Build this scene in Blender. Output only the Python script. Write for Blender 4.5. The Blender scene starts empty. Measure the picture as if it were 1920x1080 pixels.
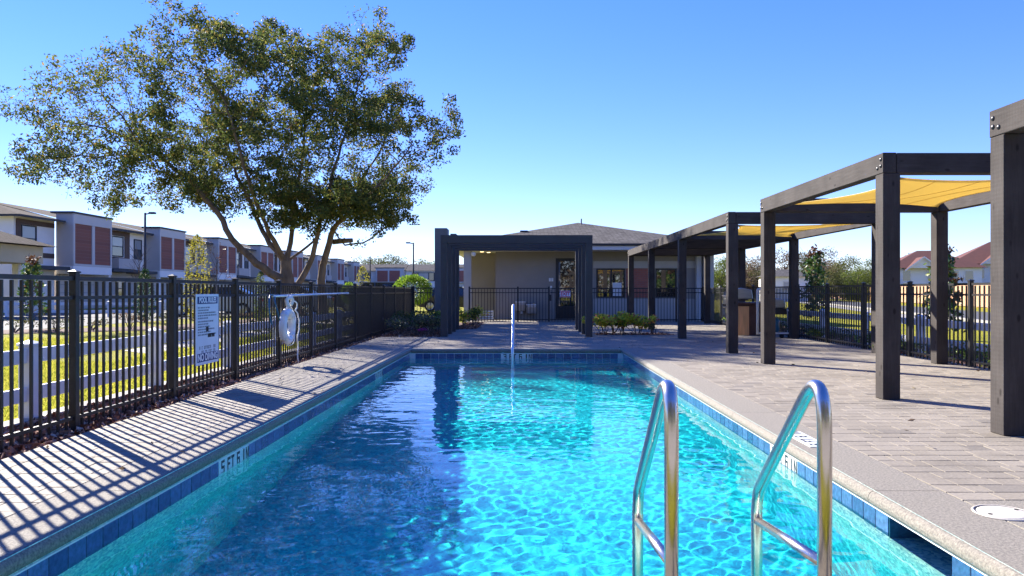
import bpy, bmesh, math, random
import numpy as np
from mathutils import Vector, Matrix, noise

# ------------------------------------------------------------------ camera, sky, sun, exposure
sc = bpy.context.scene
col = sc.collection
R = math.radians
cam = bpy.data.objects.new('camera', bpy.data.cameras.new('camera'))
col.objects.link(cam); sc.camera = cam
cam.location = (0, 0, 1.15); cam.rotation_euler = (math.pi/2, 0, 0)
cam.data.sensor_width = 36; cam.data.lens = 27
cam.data.shift_x = -17/1920; cam.data.shift_y = 6/1920
cam.data.clip_start = .05; cam.data.clip_end = 6000

SUN_EL, SUN_AZ = R(29), R(-43)
world = bpy.data.worlds.new('World'); sc.world = world; world.use_nodes = True
wn = world.node_tree
sky = wn.nodes.new('ShaderNodeTexSky'); sky.sky_type = 'NISHITA'; sky.sun_disc = False
sky.sun_elevation = SUN_EL; sky.sun_rotation = SUN_AZ
sky.air_density = 1.0; sky.dust_density = 0.0; sky.ozone_density = 4.0; sky.altitude = 0
hsv = wn.nodes.new('ShaderNodeHueSaturation'); hsv.inputs['Saturation'].default_value = 1.32; hsv.inputs['Hue'].default_value = .519
gm = wn.nodes.new('ShaderNodeGamma'); gm.inputs[1].default_value = .72
wn.links.new(sky.outputs[0], gm.inputs[0])
tint = wn.nodes.new('ShaderNodeMix'); tint.data_type = 'RGBA'; tint.blend_type = 'MULTIPLY'; tint.inputs[0].default_value = 1; tint.inputs[7].default_value = (.87,.915,1.14,1)
wn.links.new(gm.outputs[0], tint.inputs[6]); wn.links.new(tint.outputs[2], hsv.inputs['Color'])
bg = wn.nodes['Background']; bg.inputs[1].default_value = .132
wn.links.new(hsv.outputs[0], bg.inputs[0])
sl = bpy.data.lights.new('sun', 'SUN'); sl.energy = 5.0; sl.angle = R(.53); sl.color = (1, .93, .82)
sun = bpy.data.objects.new('sun', sl); col.objects.link(sun)
sd = Vector((math.sin(SUN_AZ)*math.cos(SUN_EL), math.cos(SUN_AZ)*math.cos(SUN_EL), math.sin(SUN_EL)))
sun.rotation_euler = sd.to_track_quat('Z', 'Y').to_euler()
sl.cycles.is_caustics_light = True
vs = sc.view_settings
vs.view_transform = 'Standard'; vs.look = 'None'; vs.gamma = 1; vs.use_curve_mapping = False
vs.exposure = 1.7
cy = sc.cycles
cy.use_denoising = True; cy.caustics_refractive = True; cy.caustics_reflective = False
cy.max_bounces = 8; cy.transparent_max_bounces = 12; cy.sample_clamp_indirect = 6

F, H, VX, VY = 1440., 1.15, 977., 546.
def GP(x, y): D = F*H/(y-VY); return ((x-VX)/F*D, D)           # a photo pixel on the deck level
def AT(x, y, D): return ((x-VX)/F*D, D, H-(y-VY)/F*D)           # a photo pixel at a known distance
rnd = random.Random(7)
rng = np.random.default_rng(7)

# ------------------------------------------------------------------ materials
def newmat(n):
    m = bpy.data.materials.new(n); m.use_nodes = True
    return m, m.node_tree, m.node_tree.nodes['Principled BSDF']
def nd(nt, t, **kw):
    n = nt.nodes.new(t)
    for k, v in kw.items():
        if k in n.inputs: n.inputs[k].default_value = v
        else: setattr(n, k, v)
    return n
def ramp(nt, src, stops):
    r = nt.nodes.new('ShaderNodeValToRGB'); e = r.color_ramp.elements
    while len(e) < len(stops): e.new(.5)
    for i, (p, c) in enumerate(stops): e[i].position = p; e[i].color = (*c, 1) if len(c) == 3 else c
    nt.links.new(src, r.inputs[0]); return r
def coords(nt, kind='Object', scale=(1,1,1), rot=(0,0,0)):
    t = nt.nodes.new('ShaderNodeTexCoord'); mp = nt.nodes.new('ShaderNodeMapping')
    mp.inputs['Scale'].default_value = scale; mp.inputs['Rotation'].default_value = rot
    if kind == 'World':
        g = nt.nodes.new('ShaderNodeNewGeometry'); nt.links.new(g.outputs['Position'], mp.inputs[0])
    else: nt.links.new(t.outputs[kind], mp.inputs[0])
    return mp.outputs[0]
def mul(c, k): return tuple(min(1, a*k) for a in c)
def pm(name, c, rough=.7, var=.25, scale=6, bump=.0, bscale=None, metal=0, spec=None, kind='World', stretch=(1,1,1), detail=6, c2=None):
    m, nt, b = newmat(name)
    v = coords(nt, kind, stretch)
    n = nd(nt, 'ShaderNodeTexNoise', Scale=scale, Detail=detail, Roughness=.6); nt.links.new(v, n.inputs['Vector'])
    r = ramp(nt, n.outputs[0], [(.28, c2 if c2 else mul(c, 1-var)), (.72, mul(c, 1+var*.7))])
    nt.links.new(r.outputs[0], b.inputs['Base Color'])
    b.inputs['Roughness'].default_value = rough; b.inputs['Metallic'].default_value = metal
    if spec is not None: b.inputs['Specular IOR Level'].default_value = spec
    if bump:
        n2 = nd(nt, 'ShaderNodeTexNoise', Scale=bscale or scale*6, Detail=5, Roughness=.65); nt.links.new(v, n2.inputs['Vector'])
        bp = nd(nt, 'ShaderNodeBump', Strength=bump, Distance=.01); nt.links.new(n2.outputs[0], bp.inputs['Height'])
        nt.links.new(bp.outputs[0], b.inputs['Normal'])
    return m
def island_mat(name, stops, rough=.8, fine=60, fvar=.12, bump=.3, transl=0, spec=.3, stain=0):
    """colour picked per piece (object random + mesh island random), fine noise on top"""
    m, nt, b = newmat(name)
    oi = nt.nodes.new('ShaderNodeObjectInfo'); g = nt.nodes.new('ShaderNodeNewGeometry')
    ad = nd(nt, 'ShaderNodeMath', operation='ADD'); fr = nd(nt, 'ShaderNodeMath', operation='FRACT')
    nt.links.new(oi.outputs['Random'], ad.inputs[0]); nt.links.new(g.outputs['Random Per Island'], ad.inputs[1]); nt.links.new(ad.outputs[0], fr.inputs[0])
    r = ramp(nt, fr.outputs[0], stops)
    colout = r.outputs[0]
    if fvar:
        n = nd(nt, 'ShaderNodeTexNoise', Scale=fine, Detail=4); nt.links.new(g.outputs['Position'], n.inputs['Vector'])
        r2 = ramp(nt, n.outputs[0], [(.3, (1-fvar*2,)*3), (.7, (1,)*3)])
        mx = nd(nt, 'ShaderNodeMix', data_type='RGBA', blend_type='MULTIPLY'); mx.inputs[0].default_value = 1
        nt.links.new(colout, mx.inputs[6]); nt.links.new(r2.outputs[0], mx.inputs[7]); colout = mx.outputs[2]
        if bump:
            bp = nd(nt, 'ShaderNodeBump', Strength=bump, Distance=.006); nt.links.new(n.outputs[0], bp.inputs['Height']); nt.links.new(bp.outputs[0], b.inputs['Normal'])
    if stain:
        n3 = nd(nt, 'ShaderNodeTexNoise', Scale=1.1, Detail=7, Roughness=.62); nt.links.new(g.outputs['Position'], n3.inputs['Vector'])
        r3_ = ramp(nt, n3.outputs[0], [(.36, (1-stain,)*3), (.52, (1,)*3), (.7, (1+stain*.4,)*3)])
        mx3 = nd(nt, 'ShaderNodeMix', data_type='RGBA', blend_type='MULTIPLY'); mx3.inputs[0].default_value = 1
        nt.links.new(colout, mx3.inputs[6]); nt.links.new(r3_.outputs[0], mx3.inputs[7]); colout = mx3.outputs[2]
    nt.links.new(colout, b.inputs['Base Color'])
    b.inputs['Roughness'].default_value = rough; b.inputs['Specular IOR Level'].default_value = spec
    if transl:
        t = nt.nodes.new('ShaderNodeBsdfTranslucent'); nt.links.new(colout, t.inputs[0])
        ms = nt.nodes.new('ShaderNodeMixShader'); ms.inputs[0].default_value = transl
        nt.links.new(b.outputs[0], ms.inputs[1]); nt.links.new(t.outputs[0], ms.inputs[2])
        nt.links.new(ms.outputs[0], nt.nodes['Material Output'].inputs[0])
    return m

M = {}
M['paver'] = island_mat('paver', [(0, (.254,.221,.175)), (.35, (.276,.242,.194)), (.7, (.296,.26,.21)), (.9, (.264,.232,.187)), (.98, (.205,.182,.152))], fine=45, fvar=.10, bump=.4, stain=.2)
M['joint_sand'] = pm('joint_sand', (.085,.072,.06), .95, .3, 30)
M['coping'] = pm('coping', (.245,.220,.180), .88, .55, 75, .6, 160, detail=9)
M['grout'] = pm('grout', (.75,.78,.78), .8, .1, 30)
M['tile'] = island_mat('tile', [(0, (.040,.095,.22)), (.5, (.065,.14,.30)), (1, (.095,.19,.37))], rough=.14, fine=35, fvar=.22, bump=.06, spec=.6)
M['tile_white'] = pm('tile_white', (.72,.74,.72), .25, .05, 20)
M['grey_print'] = pm('grey_print', (.16,.18,.22), .5, .1, 20)
M['black_print'] = pm('black_print', (.012,.012,.014), .4, .1, 20)
M['white_print'] = pm('white_print', (.8,.82,.85), .45, .03, 20)
M['sign_white'] = pm('sign_white', (.72,.76,.84), .4, .05, 4)
M['sign_blue'] = pm('sign_blue', (.012,.035,.15), .65, .1, 8)
M['sign_red'] = pm('sign_red', (.62,.03,.05), .4, .1, 8)
M['black_metal'] = pm('black_metal', (.018,.018,.02), .38, .3, 12, .05)
M['vinyl'] = pm('vinyl', (.74,.75,.78), .45, .06, 3)
M['steel'] = pm('steel', (.60,.555,.51), .25, .08, 14, .02, 60, metal=1)
M['brushed'] = pm('brushed', (.50,.50,.50), .3, .2, 8, .1, 90, metal=1, stretch=(1,1,12))
M['portal'] = pm('portal', (.050,.047,.044), .5, .18, 3, .05)
M['pylon'] = pm('pylon', (.17,.165,.15), .75, .12, 2.5, .1, 60)
M['taupe'] = pm('taupe', (.275,.245,.21), .9, .08, 1.2, .25, 90)
M['taupe_light'] = pm('taupe_light', (.44,.41,.37), .9, .08, 1.2, .25, 90)
M['offwhite'] = pm('offwhite', (.60,.58,.55), .9, .07, 1.0, .15, 50)
M['th_white'] = pm('th_white', (.83,.79,.74), .9, .06, .6, .1, 40)
M['th_grey'] = pm('th_grey', (.48,.435,.395), .9, .08, .6, .1, 40)
M['th_frame'] = pm('th_frame', (.58,.54,.50), .85, .06, .6)
M['th_dark'] = pm('th_dark', (.035,.037,.042), .7, .1, 1)
M['brown_trim'] = pm('brown_trim', (.105,.062,.045), .75, .12, 2)
M['cream'] = pm('cream', (.62,.52,.33), .85, .06, 1)
M['bronze'] = pm('bronze', (.022,.019,.016), .45, .15, 6)
M['asphalt'] = pm('asphalt', (.062,.064,.07), .9, .2, .8, .3, 40)
M['concrete'] = pm('concrete', (.31,.29,.265), .9, .12, 2, .3, 60)
M['bark'] = pm('bark', (.19,.132,.088), .95, .45, 5, 1.0, 16, stretch=(1,1,.35))
M['far_bark'] = pm('far_bark', (.12,.09,.075), .95, .3, 3)
M['sail'] = None
M['oak_leaf'] = island_mat('oak_leaf', [(0, (.050,.075,.026)), (.45, (.082,.118,.032)), (.75, (.145,.165,.036)), (.92, (.25,.215,.042)), (1, (.25,.15,.04))], rough=.62, fvar=0, transl=.48, spec=.18)
M['mag_leaf'] = island_mat('mag_leaf', [(0, (.04,.09,.025)), (.5, (.07,.15,.035)), (.85, (.16,.24,.05)), (.95, (.22,.15,.05)), (1, (.18,.09,.04))], rough=.35, fvar=0, transl=.25, spec=.5)
M['mag_tip'] = island_mat('mag_tip', [(0, (.10,.035,.018)), (.6, (.17,.07,.03)), (1, (.08,.07,.03))], rough=.4, fvar=0, transl=.25, spec=.5)
M['bright_leaf'] = island_mat('bright_leaf', [(0, (.08,.17,.02)), (.5, (.16,.28,.03)), (1, (.28,.38,.05))], rough=.5, fvar=0, transl=.4)
M['juniper_leaf'] = island_mat('juniper_leaf', [(0, (.018,.045,.016)), (.6, (.035,.085,.02)), (1, (.075,.14,.03))], rough=.6, fvar=0, transl=.25)
M['cypress_leaf'] = island_mat('cypress_leaf', [(0, (.18,.19,.025)), (.5, (.32,.30,.04)), (1, (.44,.38,.06))], rough=.6, fvar=0, transl=.4)
M['croton_leaf'] = island_mat('croton_leaf', [(0, (.16,.24,.04)), (.2, (.42,.46,.05)), (.5, (.78,.72,.06)), (.82, (.85,.74,.10)), (.93, (.75,.26,.08)), (1, (.6,.13,.1))], rough=.55, fvar=0, transl=.5)
M['dark_leaf'] = island_mat('dark_leaf', [(0, (.07,.09,.04)), (.4, (.14,.155,.07)), (.7, (.18,.13,.11)), (.9, (.26,.30,.09)), (1, (.28,.15,.14))], rough=.5, fvar=0, transl=.3)
M['pink_leaf'] = island_mat('pink_leaf', [(0, (.32,.03,.16)), (1, (.5,.07,.26))], rough=.6, fvar=0, transl=.3)
M['olive_leaf'] = island_mat('olive_leaf', [(0, (.05,.065,.02)), (.5, (.10,.115,.03)), (1, (.17,.165,.04))], rough=.7, fvar=0, transl=.35)
M['green_leaf'] = island_mat('green_leaf', [(0, (.045,.075,.02)), (.5, (.10,.14,.025)), (1, (.19,.22,.03))], rough=.7, fvar=0, transl=.4)
M['brown_leaf'] = island_mat('brown_leaf', [(0, (.12,.085,.06)), (.5, (.19,.13,.085)), (1, (.22,.18,.07))], rough=.8, fvar=0, transl=.3)
M['grey_leaf'] = island_mat('grey_leaf', [(0, (.05,.06,.045)), (.5, (.085,.10,.07)), (1, (.14,.15,.10))], rough=.7, fvar=0, transl=.3)
M['blade'] = island_mat('blade', [(0, (.22,.26,.03)), (.5, (.38,.38,.05)), (1, (.54,.48,.09))], rough=.7, fvar=0, transl=.5)
M['chip'] = island_mat('chip', [(0, (.10,.045,.026)), (.45, (.25,.115,.068)), (.8, (.42,.24,.16)), (1, (.6,.45,.34))], rough=.95, fvar=0)
M['mulch'] = pm('mulch', (.11,.055,.036), .98, .5, 22, .8, 40)
M['cedar'] = pm('cedar', (.50,.285,.16), .85, .25, 3, .2, 20, stretch=(3,3,.4))
M['red_roof'] = pm('red_roof', (.10,.030,.021), .9, .2, 2.5, .3, 12)
M['house_white'] = pm('house_white', (.72,.70,.69), .9, .05, .5)
M['rubber'] = pm('rubber', (.015,.015,.016), .8, .2, 8)
M['rope'] = pm('rope', (.78,.77,.74), .9, .12, 60)
M['buoy'] = pm('buoy', (.80,.80,.79), .38, .05, 4)
M['teal'] = pm('teal', (.015,.12,.20), .4, .15, 6)
M['alu'] = pm('alu', (.68,.72,.76), .35, .08, 20, metal=.6)
M['lamp_lit'] = None
M['orange_wood'] = pm('orange_wood', (.78,.40,.16), .6, .3, 4, .2, 30, stretch=(4,4,.4))
M['counter'] = pm('counter', (.12,.05,.035), .5, .3, 6)
M['lid_cream'] = pm('lid_cream', (.52,.48,.41), .55, .18, 14)
M['white_plastic'] = pm('white_plastic', (.72,.72,.70), .4, .05, 5)

def glassy(name, c, ior=1.9, rough=.03):
    m, nt, b = newmat(name)
    b.inputs['Base Color'].default_value = (*c, 1); b.inputs['Roughness'].default_value = rough; b.inputs['IOR'].default_value = ior
    return m
M['window'] = glassy('window', (.02,.022,.022), 2.4, .02)
M['th_glass'] = glassy('th_glass', (.05,.065,.08), 1.9, .05)
M['th_blind'] = glassy('th_blind', (.30,.32,.34), 1.6, .1)
M['car_glass'] = glassy('car_glass', (.012,.014,.016), 1.8, .03)
for n, c in (('paint_white', (.66,.67,.68)), ('paint_blue', (.02,.06,.13)), ('paint_black', (.012,.012,.014)), ('paint_silver', (.36,.38,.40))):
    m, nt, b = newmat(n); b.inputs['Base Color'].default_value = (*c, 1); b.inputs['Roughness'].default_value = .3; b.inputs['Coat Weight'].default_value = .7; b.inputs['Coat Roughness'].default_value = .05; M[n] = m

def mk_wood():
    m, nt, b = newmat('stained_timber')
    v = coords(nt, 'Object', (14, 14, 1.1))
    n = nd(nt, 'ShaderNodeTexNoise', Scale=3, Detail=8, Roughness=.7, Distortion=.6); nt.links.new(v, n.inputs['Vector'])
    v2 = coords(nt, 'World')
    n2 = nd(nt, 'ShaderNodeTexNoise', Scale=2.4, Detail=4); nt.links.new(v2, n2.inputs['Vector'])
    r = ramp(nt, n.outputs[0], [(.25, (.054,.047,.044)), (.55, (.073,.064,.060)), (.8, (.094,.083,.078))])
    r2 = ramp(nt, n2.outputs[0], [(.35, (.7,.7,.7)), (.65, (1.0,1.0,1.0))])
    # knots
    vo = nd(nt, 'ShaderNodeTexVoronoi', Scale=2.3); v3 = coords(nt, 'Object', (3, 3, 1.4)); nt.links.new(v3, vo.inputs['Vector'])
    rk = ramp(nt, vo.outputs['Distance'], [(.06, (.35,.33,.32)), (.13, (1,1,1))])
    mx = nd(nt, 'ShaderNodeMix', data_type='RGBA', blend_type='MULTIPLY'); mx.inputs[0].default_value = 1
    nt.links.new(r.outputs[0], mx.inputs[6]); nt.links.new(r2.outputs[0], mx.inputs[7])
    mx2 = nd(nt, 'ShaderNodeMix', data_type='RGBA', blend_type='MULTIPLY'); mx2.inputs[0].default_value = .8
    nt.links.new(mx.outputs[2], mx2.inputs[6]); nt.links.new(rk.outputs[0], mx2.inputs[7])
    nt.links.new(mx2.outputs[2], b.inputs['Base Color']); b.inputs['Roughness'].default_value = .8; b.inputs['Specular IOR Level'].default_value = .12
    w = nd(nt, 'ShaderNodeTexWave', Scale=9, Distortion=1.5, Detail=2, bands_direction='Z'); nt.links.new(coords(nt, 'Object'), w.inputs['Vector'])
    ad = nd(nt, 'ShaderNodeMath', operation='MULTIPLY_ADD'); ad.inputs[1].default_value = .22
    nt.links.new(w.outputs[1], ad.inputs[0]); nt.links.new(n.outputs[0], ad.inputs[2])
    bp = nd(nt, 'ShaderNodeBump', Strength=.2, Distance=.010); nt.links.new(ad.outputs[0], bp.inputs['Height']); nt.links.new(bp.outputs[0], b.inputs['Normal'])
    return m
M['timber'] = mk_wood()

def mk_brick(name, c1, c2, mortar, scale, kind='World', rot=(0,0,0)):
    m, nt, b = newmat(name)
    v = coords(nt, kind, (1,1,1), rot)
    br = nd(nt, 'ShaderNodeTexBrick', Scale=scale); br.inputs['Color1'].default_value = (*c1,1); br.inputs['Color2'].default_value = (*c2,1); br.inputs['Mortar'].default_value = (*mortar,1)
    br.inputs['Mortar Size'].default_value = .014; br.inputs['Brick Width'].default_value = .5; br.inputs['Row Height'].default_value = .18
    nt.links.new(v, br.inputs['Vector']); nt.links.new(br.outputs[0], b.inputs['Base Color']); b.inputs['Roughness'].default_value = .9
    bp = nd(nt, 'ShaderNodeBump', Strength=.5, Distance=.01, invert=True); nt.links.new(br.outputs[1], bp.inputs['Height']); nt.links.new(bp.outputs[0], b.inputs['Normal'])
    return m
M['brick_x'] = mk_brick('brick_x', (.30,.108,.07), (.235,.088,.06), (.30,.19,.15), 2.2, rot=(R(90), 0, R(90)))
M['brick_y'] = mk_brick('brick_y', (.40,.13,.085), (.32,.105,.075), (.22,.15,.13), 2.2, rot=(R(90), 0, 0))

def mk_shingle(name, c):
    m, nt, b = newmat(name)
    v = coords(nt, 'Object', (1, 1, 1))
    br = nd(nt, 'ShaderNodeTexBrick', Scale=1.0); br.inputs['Color1'].default_value = (*mul(c,1.2),1); br.inputs['Color2'].default_value = (*mul(c,.75),1); br.inputs['Mortar'].default_value = (*mul(c,.45),1)
    br.inputs['Mortar Size'].default_value = .012; br.inputs['Brick Width'].default_value = .33; br.inputs['Row Height'].default_value = .15
    nt.links.new(v, br.inputs['Vector'])
    n = nd(nt, 'ShaderNodeTexNoise', Scale=7, Detail=6); nt.links.new(v, n.inputs['Vector'])
    r = ramp(nt, n.outputs[0], [(.3, (.65,.65,.65)), (.7, (1.1,1.1,1.1))])
    mx = nd(nt, 'ShaderNodeMix', data_type='RGBA', blend_type='MULTIPLY'); mx.inputs[0].default_value = 1
    nt.links.new(br.outputs[0], mx.inputs[6]); nt.links.new(r.outputs[0], mx.inputs[7]); nt.links.new(mx.outputs[2], b.inputs['Base Color'])
    b.inputs['Roughness'].default_value = 1; b.inputs['Specular IOR Level'].default_value = .03
    bp = nd(nt, 'ShaderNodeBump', Strength=.6, Distance=.02); nt.links.new(br.outputs[0], bp.inputs['Height']); nt.links.new(bp.outputs[0], b.inputs['Normal'])
    return m
M['th_shingle'] = mk_shingle('th_shingle', (.095,.078,.068))
M['shingle'] = mk_shingle('shingle', (.15,.14,.128))

def mk_ground():
    m, nt, b = newmat('ground_grass')
    v = coords(nt, 'World')
    n = nd(nt, 'ShaderNodeTexNoise', Scale=.35, Detail=8, Roughness=.7); nt.links.new(v, n.inputs['Vector'])
    n2 = nd(nt, 'ShaderNodeTexNoise', Scale=14, Detail=6, Roughness=.75); nt.links.new(v, n2.inputs['Vector'])
    r = ramp(nt, n.outputs[0], [(.3, (.20,.21,.02)), (.55, (.32,.30,.026)), (.75, (.42,.36,.06))])
    r2 = ramp(nt, n2.outputs[0], [(.25, (.55,.55,.5)), (.75, (1.2,1.2,1.15))])
    mx = nd(nt, 'ShaderNodeMix', data_type='RGBA', blend_type='MULTIPLY'); mx.inputs[0].default_value = 1
    nt.links.new(r.outputs[0], mx.inputs[6]); nt.links.new(r2.outputs[0], mx.inputs[7]); nt.links.new(mx.outputs[2], b.inputs['Base Color'])
    b.inputs['Roughness'].default_value = .95; b.inputs['Specular IOR Level'].default_value = .1
    bp = nd(nt, 'ShaderNodeBump', Strength=.9, Distance=.05); nt.links.new(n2.outputs[0], bp.inputs['Height']); nt.links.new(bp.outputs[0], b.inputs['Normal'])
    return m
M['ground'] = mk_ground()

def mk_plaster():
    """pebble pool finish: pale at the rim, blue pebble deeper down (follows the shell, not the light)"""
    m, nt, b = newmat('pebble_plaster')
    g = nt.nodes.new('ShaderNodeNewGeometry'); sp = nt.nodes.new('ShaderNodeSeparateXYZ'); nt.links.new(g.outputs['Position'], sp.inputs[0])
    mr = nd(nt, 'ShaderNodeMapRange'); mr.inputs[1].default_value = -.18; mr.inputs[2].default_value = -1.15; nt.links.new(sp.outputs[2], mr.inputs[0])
    r = ramp(nt, mr.outputs[0], [(0, (.60,.82,.75)), (.25, (.30,.84,.78)), (.6, (.06,.78,.78)), (1, (.015,.60,.72))])  # depth ramp stands for light absorbed by the water
    vo = nd(nt, 'ShaderNodeTexVoronoi', Scale=44); nt.links.new(g.outputs['Position'], vo.inputs['Vector'])
    r2 = ramp(nt, vo.outputs['Color'], [(.1, (.35,.58,.68)), (.9, (1.3,1.2,1.12))])
    n = nd(nt, 'ShaderNodeTexNoise', Scale=1.1, Detail=5); nt.links.new(g.outputs['Position'], n.inputs['Vector'])
    r3 = ramp(nt, n.outputs[0], [(.3, (.86,.9,.92)), (.7, (1.05,1.03,1.0))])
    a = nd(nt, 'ShaderNodeMix', data_type='RGBA', blend_type='MULTIPLY'); a.inputs[0].default_value = 1
    c = nd(nt, 'ShaderNodeMix', data_type='RGBA', blend_type='MULTIPLY'); c.inputs[0].default_value = 1
    nt.links.new(r.outputs[0], a.inputs[6]); nt.links.new(r2.outputs[0], a.inputs[7]); nt.links.new(a.outputs[2], c.inputs[6]); nt.links.new(r3.outputs[0], c.inputs[7])
    nt.links.new(c.outputs[2], b.inputs['Base Color']); b.inputs['Roughness'].default_value = .9; b.inputs['Specular IOR Level'].default_value = .1
    return m
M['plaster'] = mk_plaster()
def mk_water():
    m = bpy.data.materials.new('water'); m.use_nodes = True; nt = m.node_tree; nt.nodes.clear()
    o = nt.nodes.new('ShaderNodeOutputMaterial'); g = nd(nt, 'ShaderNodeBsdfGlass', Roughness=0, IOR=1.33)
    g.inputs['Color'].default_value = (1,1,1,1)
    nt.links.new(g.outputs[0], o.inputs[0]); return m
M['water'] = mk_water()
def mk_sail():
    m, nt, b = newmat('sail_cloth')
    v = coords(nt, 'Object', (300, 300, 300)); w = nd(nt, 'ShaderNodeTexNoise', Scale=1, Detail=2); nt.links.new(v, w.inputs['Vector'])
    r = ramp(nt, w.outputs[0], [(.3, (.80,.63,.23)), (.7, (.90,.73,.30))]); nt.links.new(r.outputs[0], b.inputs['Base Color']); b.inputs['Roughness'].default_value = .9
    t = nt.nodes.new('ShaderNodeBsdfTranslucent'); nt.links.new(r.outputs[0], t.inputs[0])
    ms = nt.nodes.new('ShaderNodeMixShader'); ms.inputs[0].default_value = .6
    nt.links.new(b.outputs[0], ms.inputs[1]); nt.links.new(t.outputs[0], ms.inputs[2]); nt.links.new(ms.outputs[0], nt.nodes['Material Output'].inputs[0]); return m
M['sail'] = mk_sail()
def mk_emit(name, c, s):
    m, nt, b = newmat(name); b.inputs['Emission Color'].default_value = (*c,1); b.inputs['Emission Strength'].default_value = s; return m
M['lamp_lit'] = mk_emit('lamp_lit', (1,.72,.32), 1.6)

# ------------------------------------------------------------------ mesh helpers
def npmesh(name, V, Q, mat=None, smooth=False):
    V = np.asarray(V, dtype=np.float32).reshape(-1, 3); Q = np.asarray(Q, dtype=np.int32); k = Q.shape[1]
    me = bpy.data.meshes.new(name)
    me.vertices.add(len(V)); me.vertices.foreach_set('co', V.ravel())
    me.loops.add(Q.size); me.loops.foreach_set('vertex_index', Q.ravel())
    me.polygons.add(len(Q)); me.polygons.foreach_set('loop_start', np.arange(0, Q.size, k, dtype=np.int32)); me.polygons.foreach_set('loop_total', np.full(len(Q), k, dtype=np.int32))
    me.polygons.foreach_set('use_smooth', np.full(len(Q), bool(smooth)))
    me.update(calc_edges=True)
    if mat: me.materials.append(M[mat])
    return me
class MB:
    """collects simple solids into one mesh"""
    def __init__(s): s.v = []; s.f = []
    def add(s, vs, fs):
        n = len(s.v); s.v += [tuple(v) for v in vs]; s.f += [tuple(i+n for i in f) for f in fs]; return s
    def box(s, a, b, rz=0, piv=None):
        x0,y0,z0 = a; x1,y1,z1 = b
        vs = [(x0,y0,z0),(x1,y0,z0),(x1,y1,z0),(x0,y1,z0),(x0,y0,z1),(x1,y0,z1),(x1,y1,z1),(x0,y1,z1)]
        if rz:
            px, py = piv or ((x0+x1)/2, (y0+y1)/2); c, q = math.cos(rz), math.sin(rz)
            vs = [(px+(x-px)*c-(y-py)*q, py+(x-px)*q+(y-py)*c, z) for x,y,z in vs]
        return s.add(vs, [(0,3,2,1),(4,5,6,7),(0,1,5,4),(1,2,6,5),(2,3,7,6),(3,0,4,7)])
    def tube(s, pts, r, n=10, caps=True, closed=False):
        P = [Vector(p) for p in pts]; m = len(P); rr = r if isinstance(r, (list, tuple)) else [r]*m
        base = len(s.v); up = None
        for i, p in enumerate(P):
            if closed: t = (P[(i+1) % m]-P[i-1])
            else: t = (P[min(i+1, m-1)]-P[max(i-1, 0)])
            t.normalize()
            if up is None: up = t.orthogonal().normalized()
            u = (up-t*up.dot(t)); u = u.normalized() if u.length > 1e-6 else t.orthogonal().normalized(); up = u; w = t.cross(u)
            for k in range(n):
                a = 2*math.pi*k/n; q = p+(u*math.cos(a)+w*math.sin(a))*rr[i]; s.v.append(tuple(q))
        for i in range(m if closed else m-1):
            for k in range(n):
                a = base+i*n+k; b = base+i*n+(k+1) % n; c = base+((i+1) % m)*n+(k+1) % n; d = base+((i+1) % m)*n+k
                s.f.append((a,b,c,d))
        if caps and not closed:
            s.f.append(tuple(base+k for k in range(n-1,-1,-1))); s.f.append(tuple(base+(m-1)*n+k for k in range(n)))
        return s
    def prism(s, poly, axis, a, b):
        """poly: 2D points, extruded along axis from a to b"""
        n = len(poly)
        def mkp(u, v, t): return {'x': (t,u,v), 'y': (u,t,v), 'z': (u,v,t)}[axis]
        vs = [mkp(u,v,a) for u,v in poly]+[mkp(u,v,b) for u,v in poly]
        fs = [tuple(range(n)), tuple(range(2*n-1, n-1, -1))]+[(i, i+n, (i+1) % n+n, (i+1) % n) for i in range(n)]
        return s.add(vs, fs)
    def lathe(s, prof, c, n=20):
        base = len(s.v); k = len(prof)
        for i in range(n):
            a = 2*math.pi*i/n
            for r, z in prof: s.v.append((c[0]+r*math.cos(a), c[1]+r*math.sin(a), c[2]+z))
        for i in range(n):
            for j in range(k-1):
                a = base+i*k+j; b = base+((i+1) % n)*k+j; s.f.append((a, b, b+1, a+1))
        return s
    def mesh(s, name, mat, smooth=False, bevel=0, seg=1, fix=True):
        me = bpy.data.meshes.new(name); me.from_pydata(s.v, [], s.f)
        bm = bmesh.new(); bm.from_mesh(me)
        if fix: bmesh.ops.recalc_face_normals(bm, faces=bm.faces)
        if bevel: bmesh.ops.bevel(bm, geom=list(bm.edges), offset=bevel, segments=seg, affect='EDGES', clamp_overlap=True)
        bm.to_mesh(me); bm.free()
        if smooth:
            for p in me.polygons: p.use_smooth = True
        me.materials.append(M[mat] if isinstance(mat, str) else mat); return me
    def build(s, name, mat, parent=None, smooth=False, bevel=0, seg=1, loc=None):
        return obj(name, s.mesh(name, mat, smooth, bevel, seg), parent, loc)
def obj(name, me, parent=None, loc=None, rz=0, scale=None):
    o = bpy.data.objects.new(name, me); col.objects.link(o)
    if parent: o.parent = parent
    if loc is not None: o.location = loc
    if rz: o.rotation_euler.z = rz
    if scale is not None: o.scale = scale if isinstance(scale, (tuple, list, Vector)) else (scale,)*3
    return o
def tag(o, label, cat, group=None):
    o['label'] = label; o['category'] = cat
    if group: o['group'] = group
    return o
def struct(o, kind='structure'): o['kind'] = kind; return o
def thing(name, label, cat, loc=(0,0,0), rz=0, group=None):
    o = bpy.data.objects.new(name, None); col.objects.link(o); o.location = loc; o.rotation_euler.z = rz; o.empty_display_size = .2
    return tag(o, label, cat, group)
def bx(name, a, b, mat, parent=None, bevel=0, seg=1): return MB().box(a, b).build(name, mat, parent, bevel=bevel, seg=seg)
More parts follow.
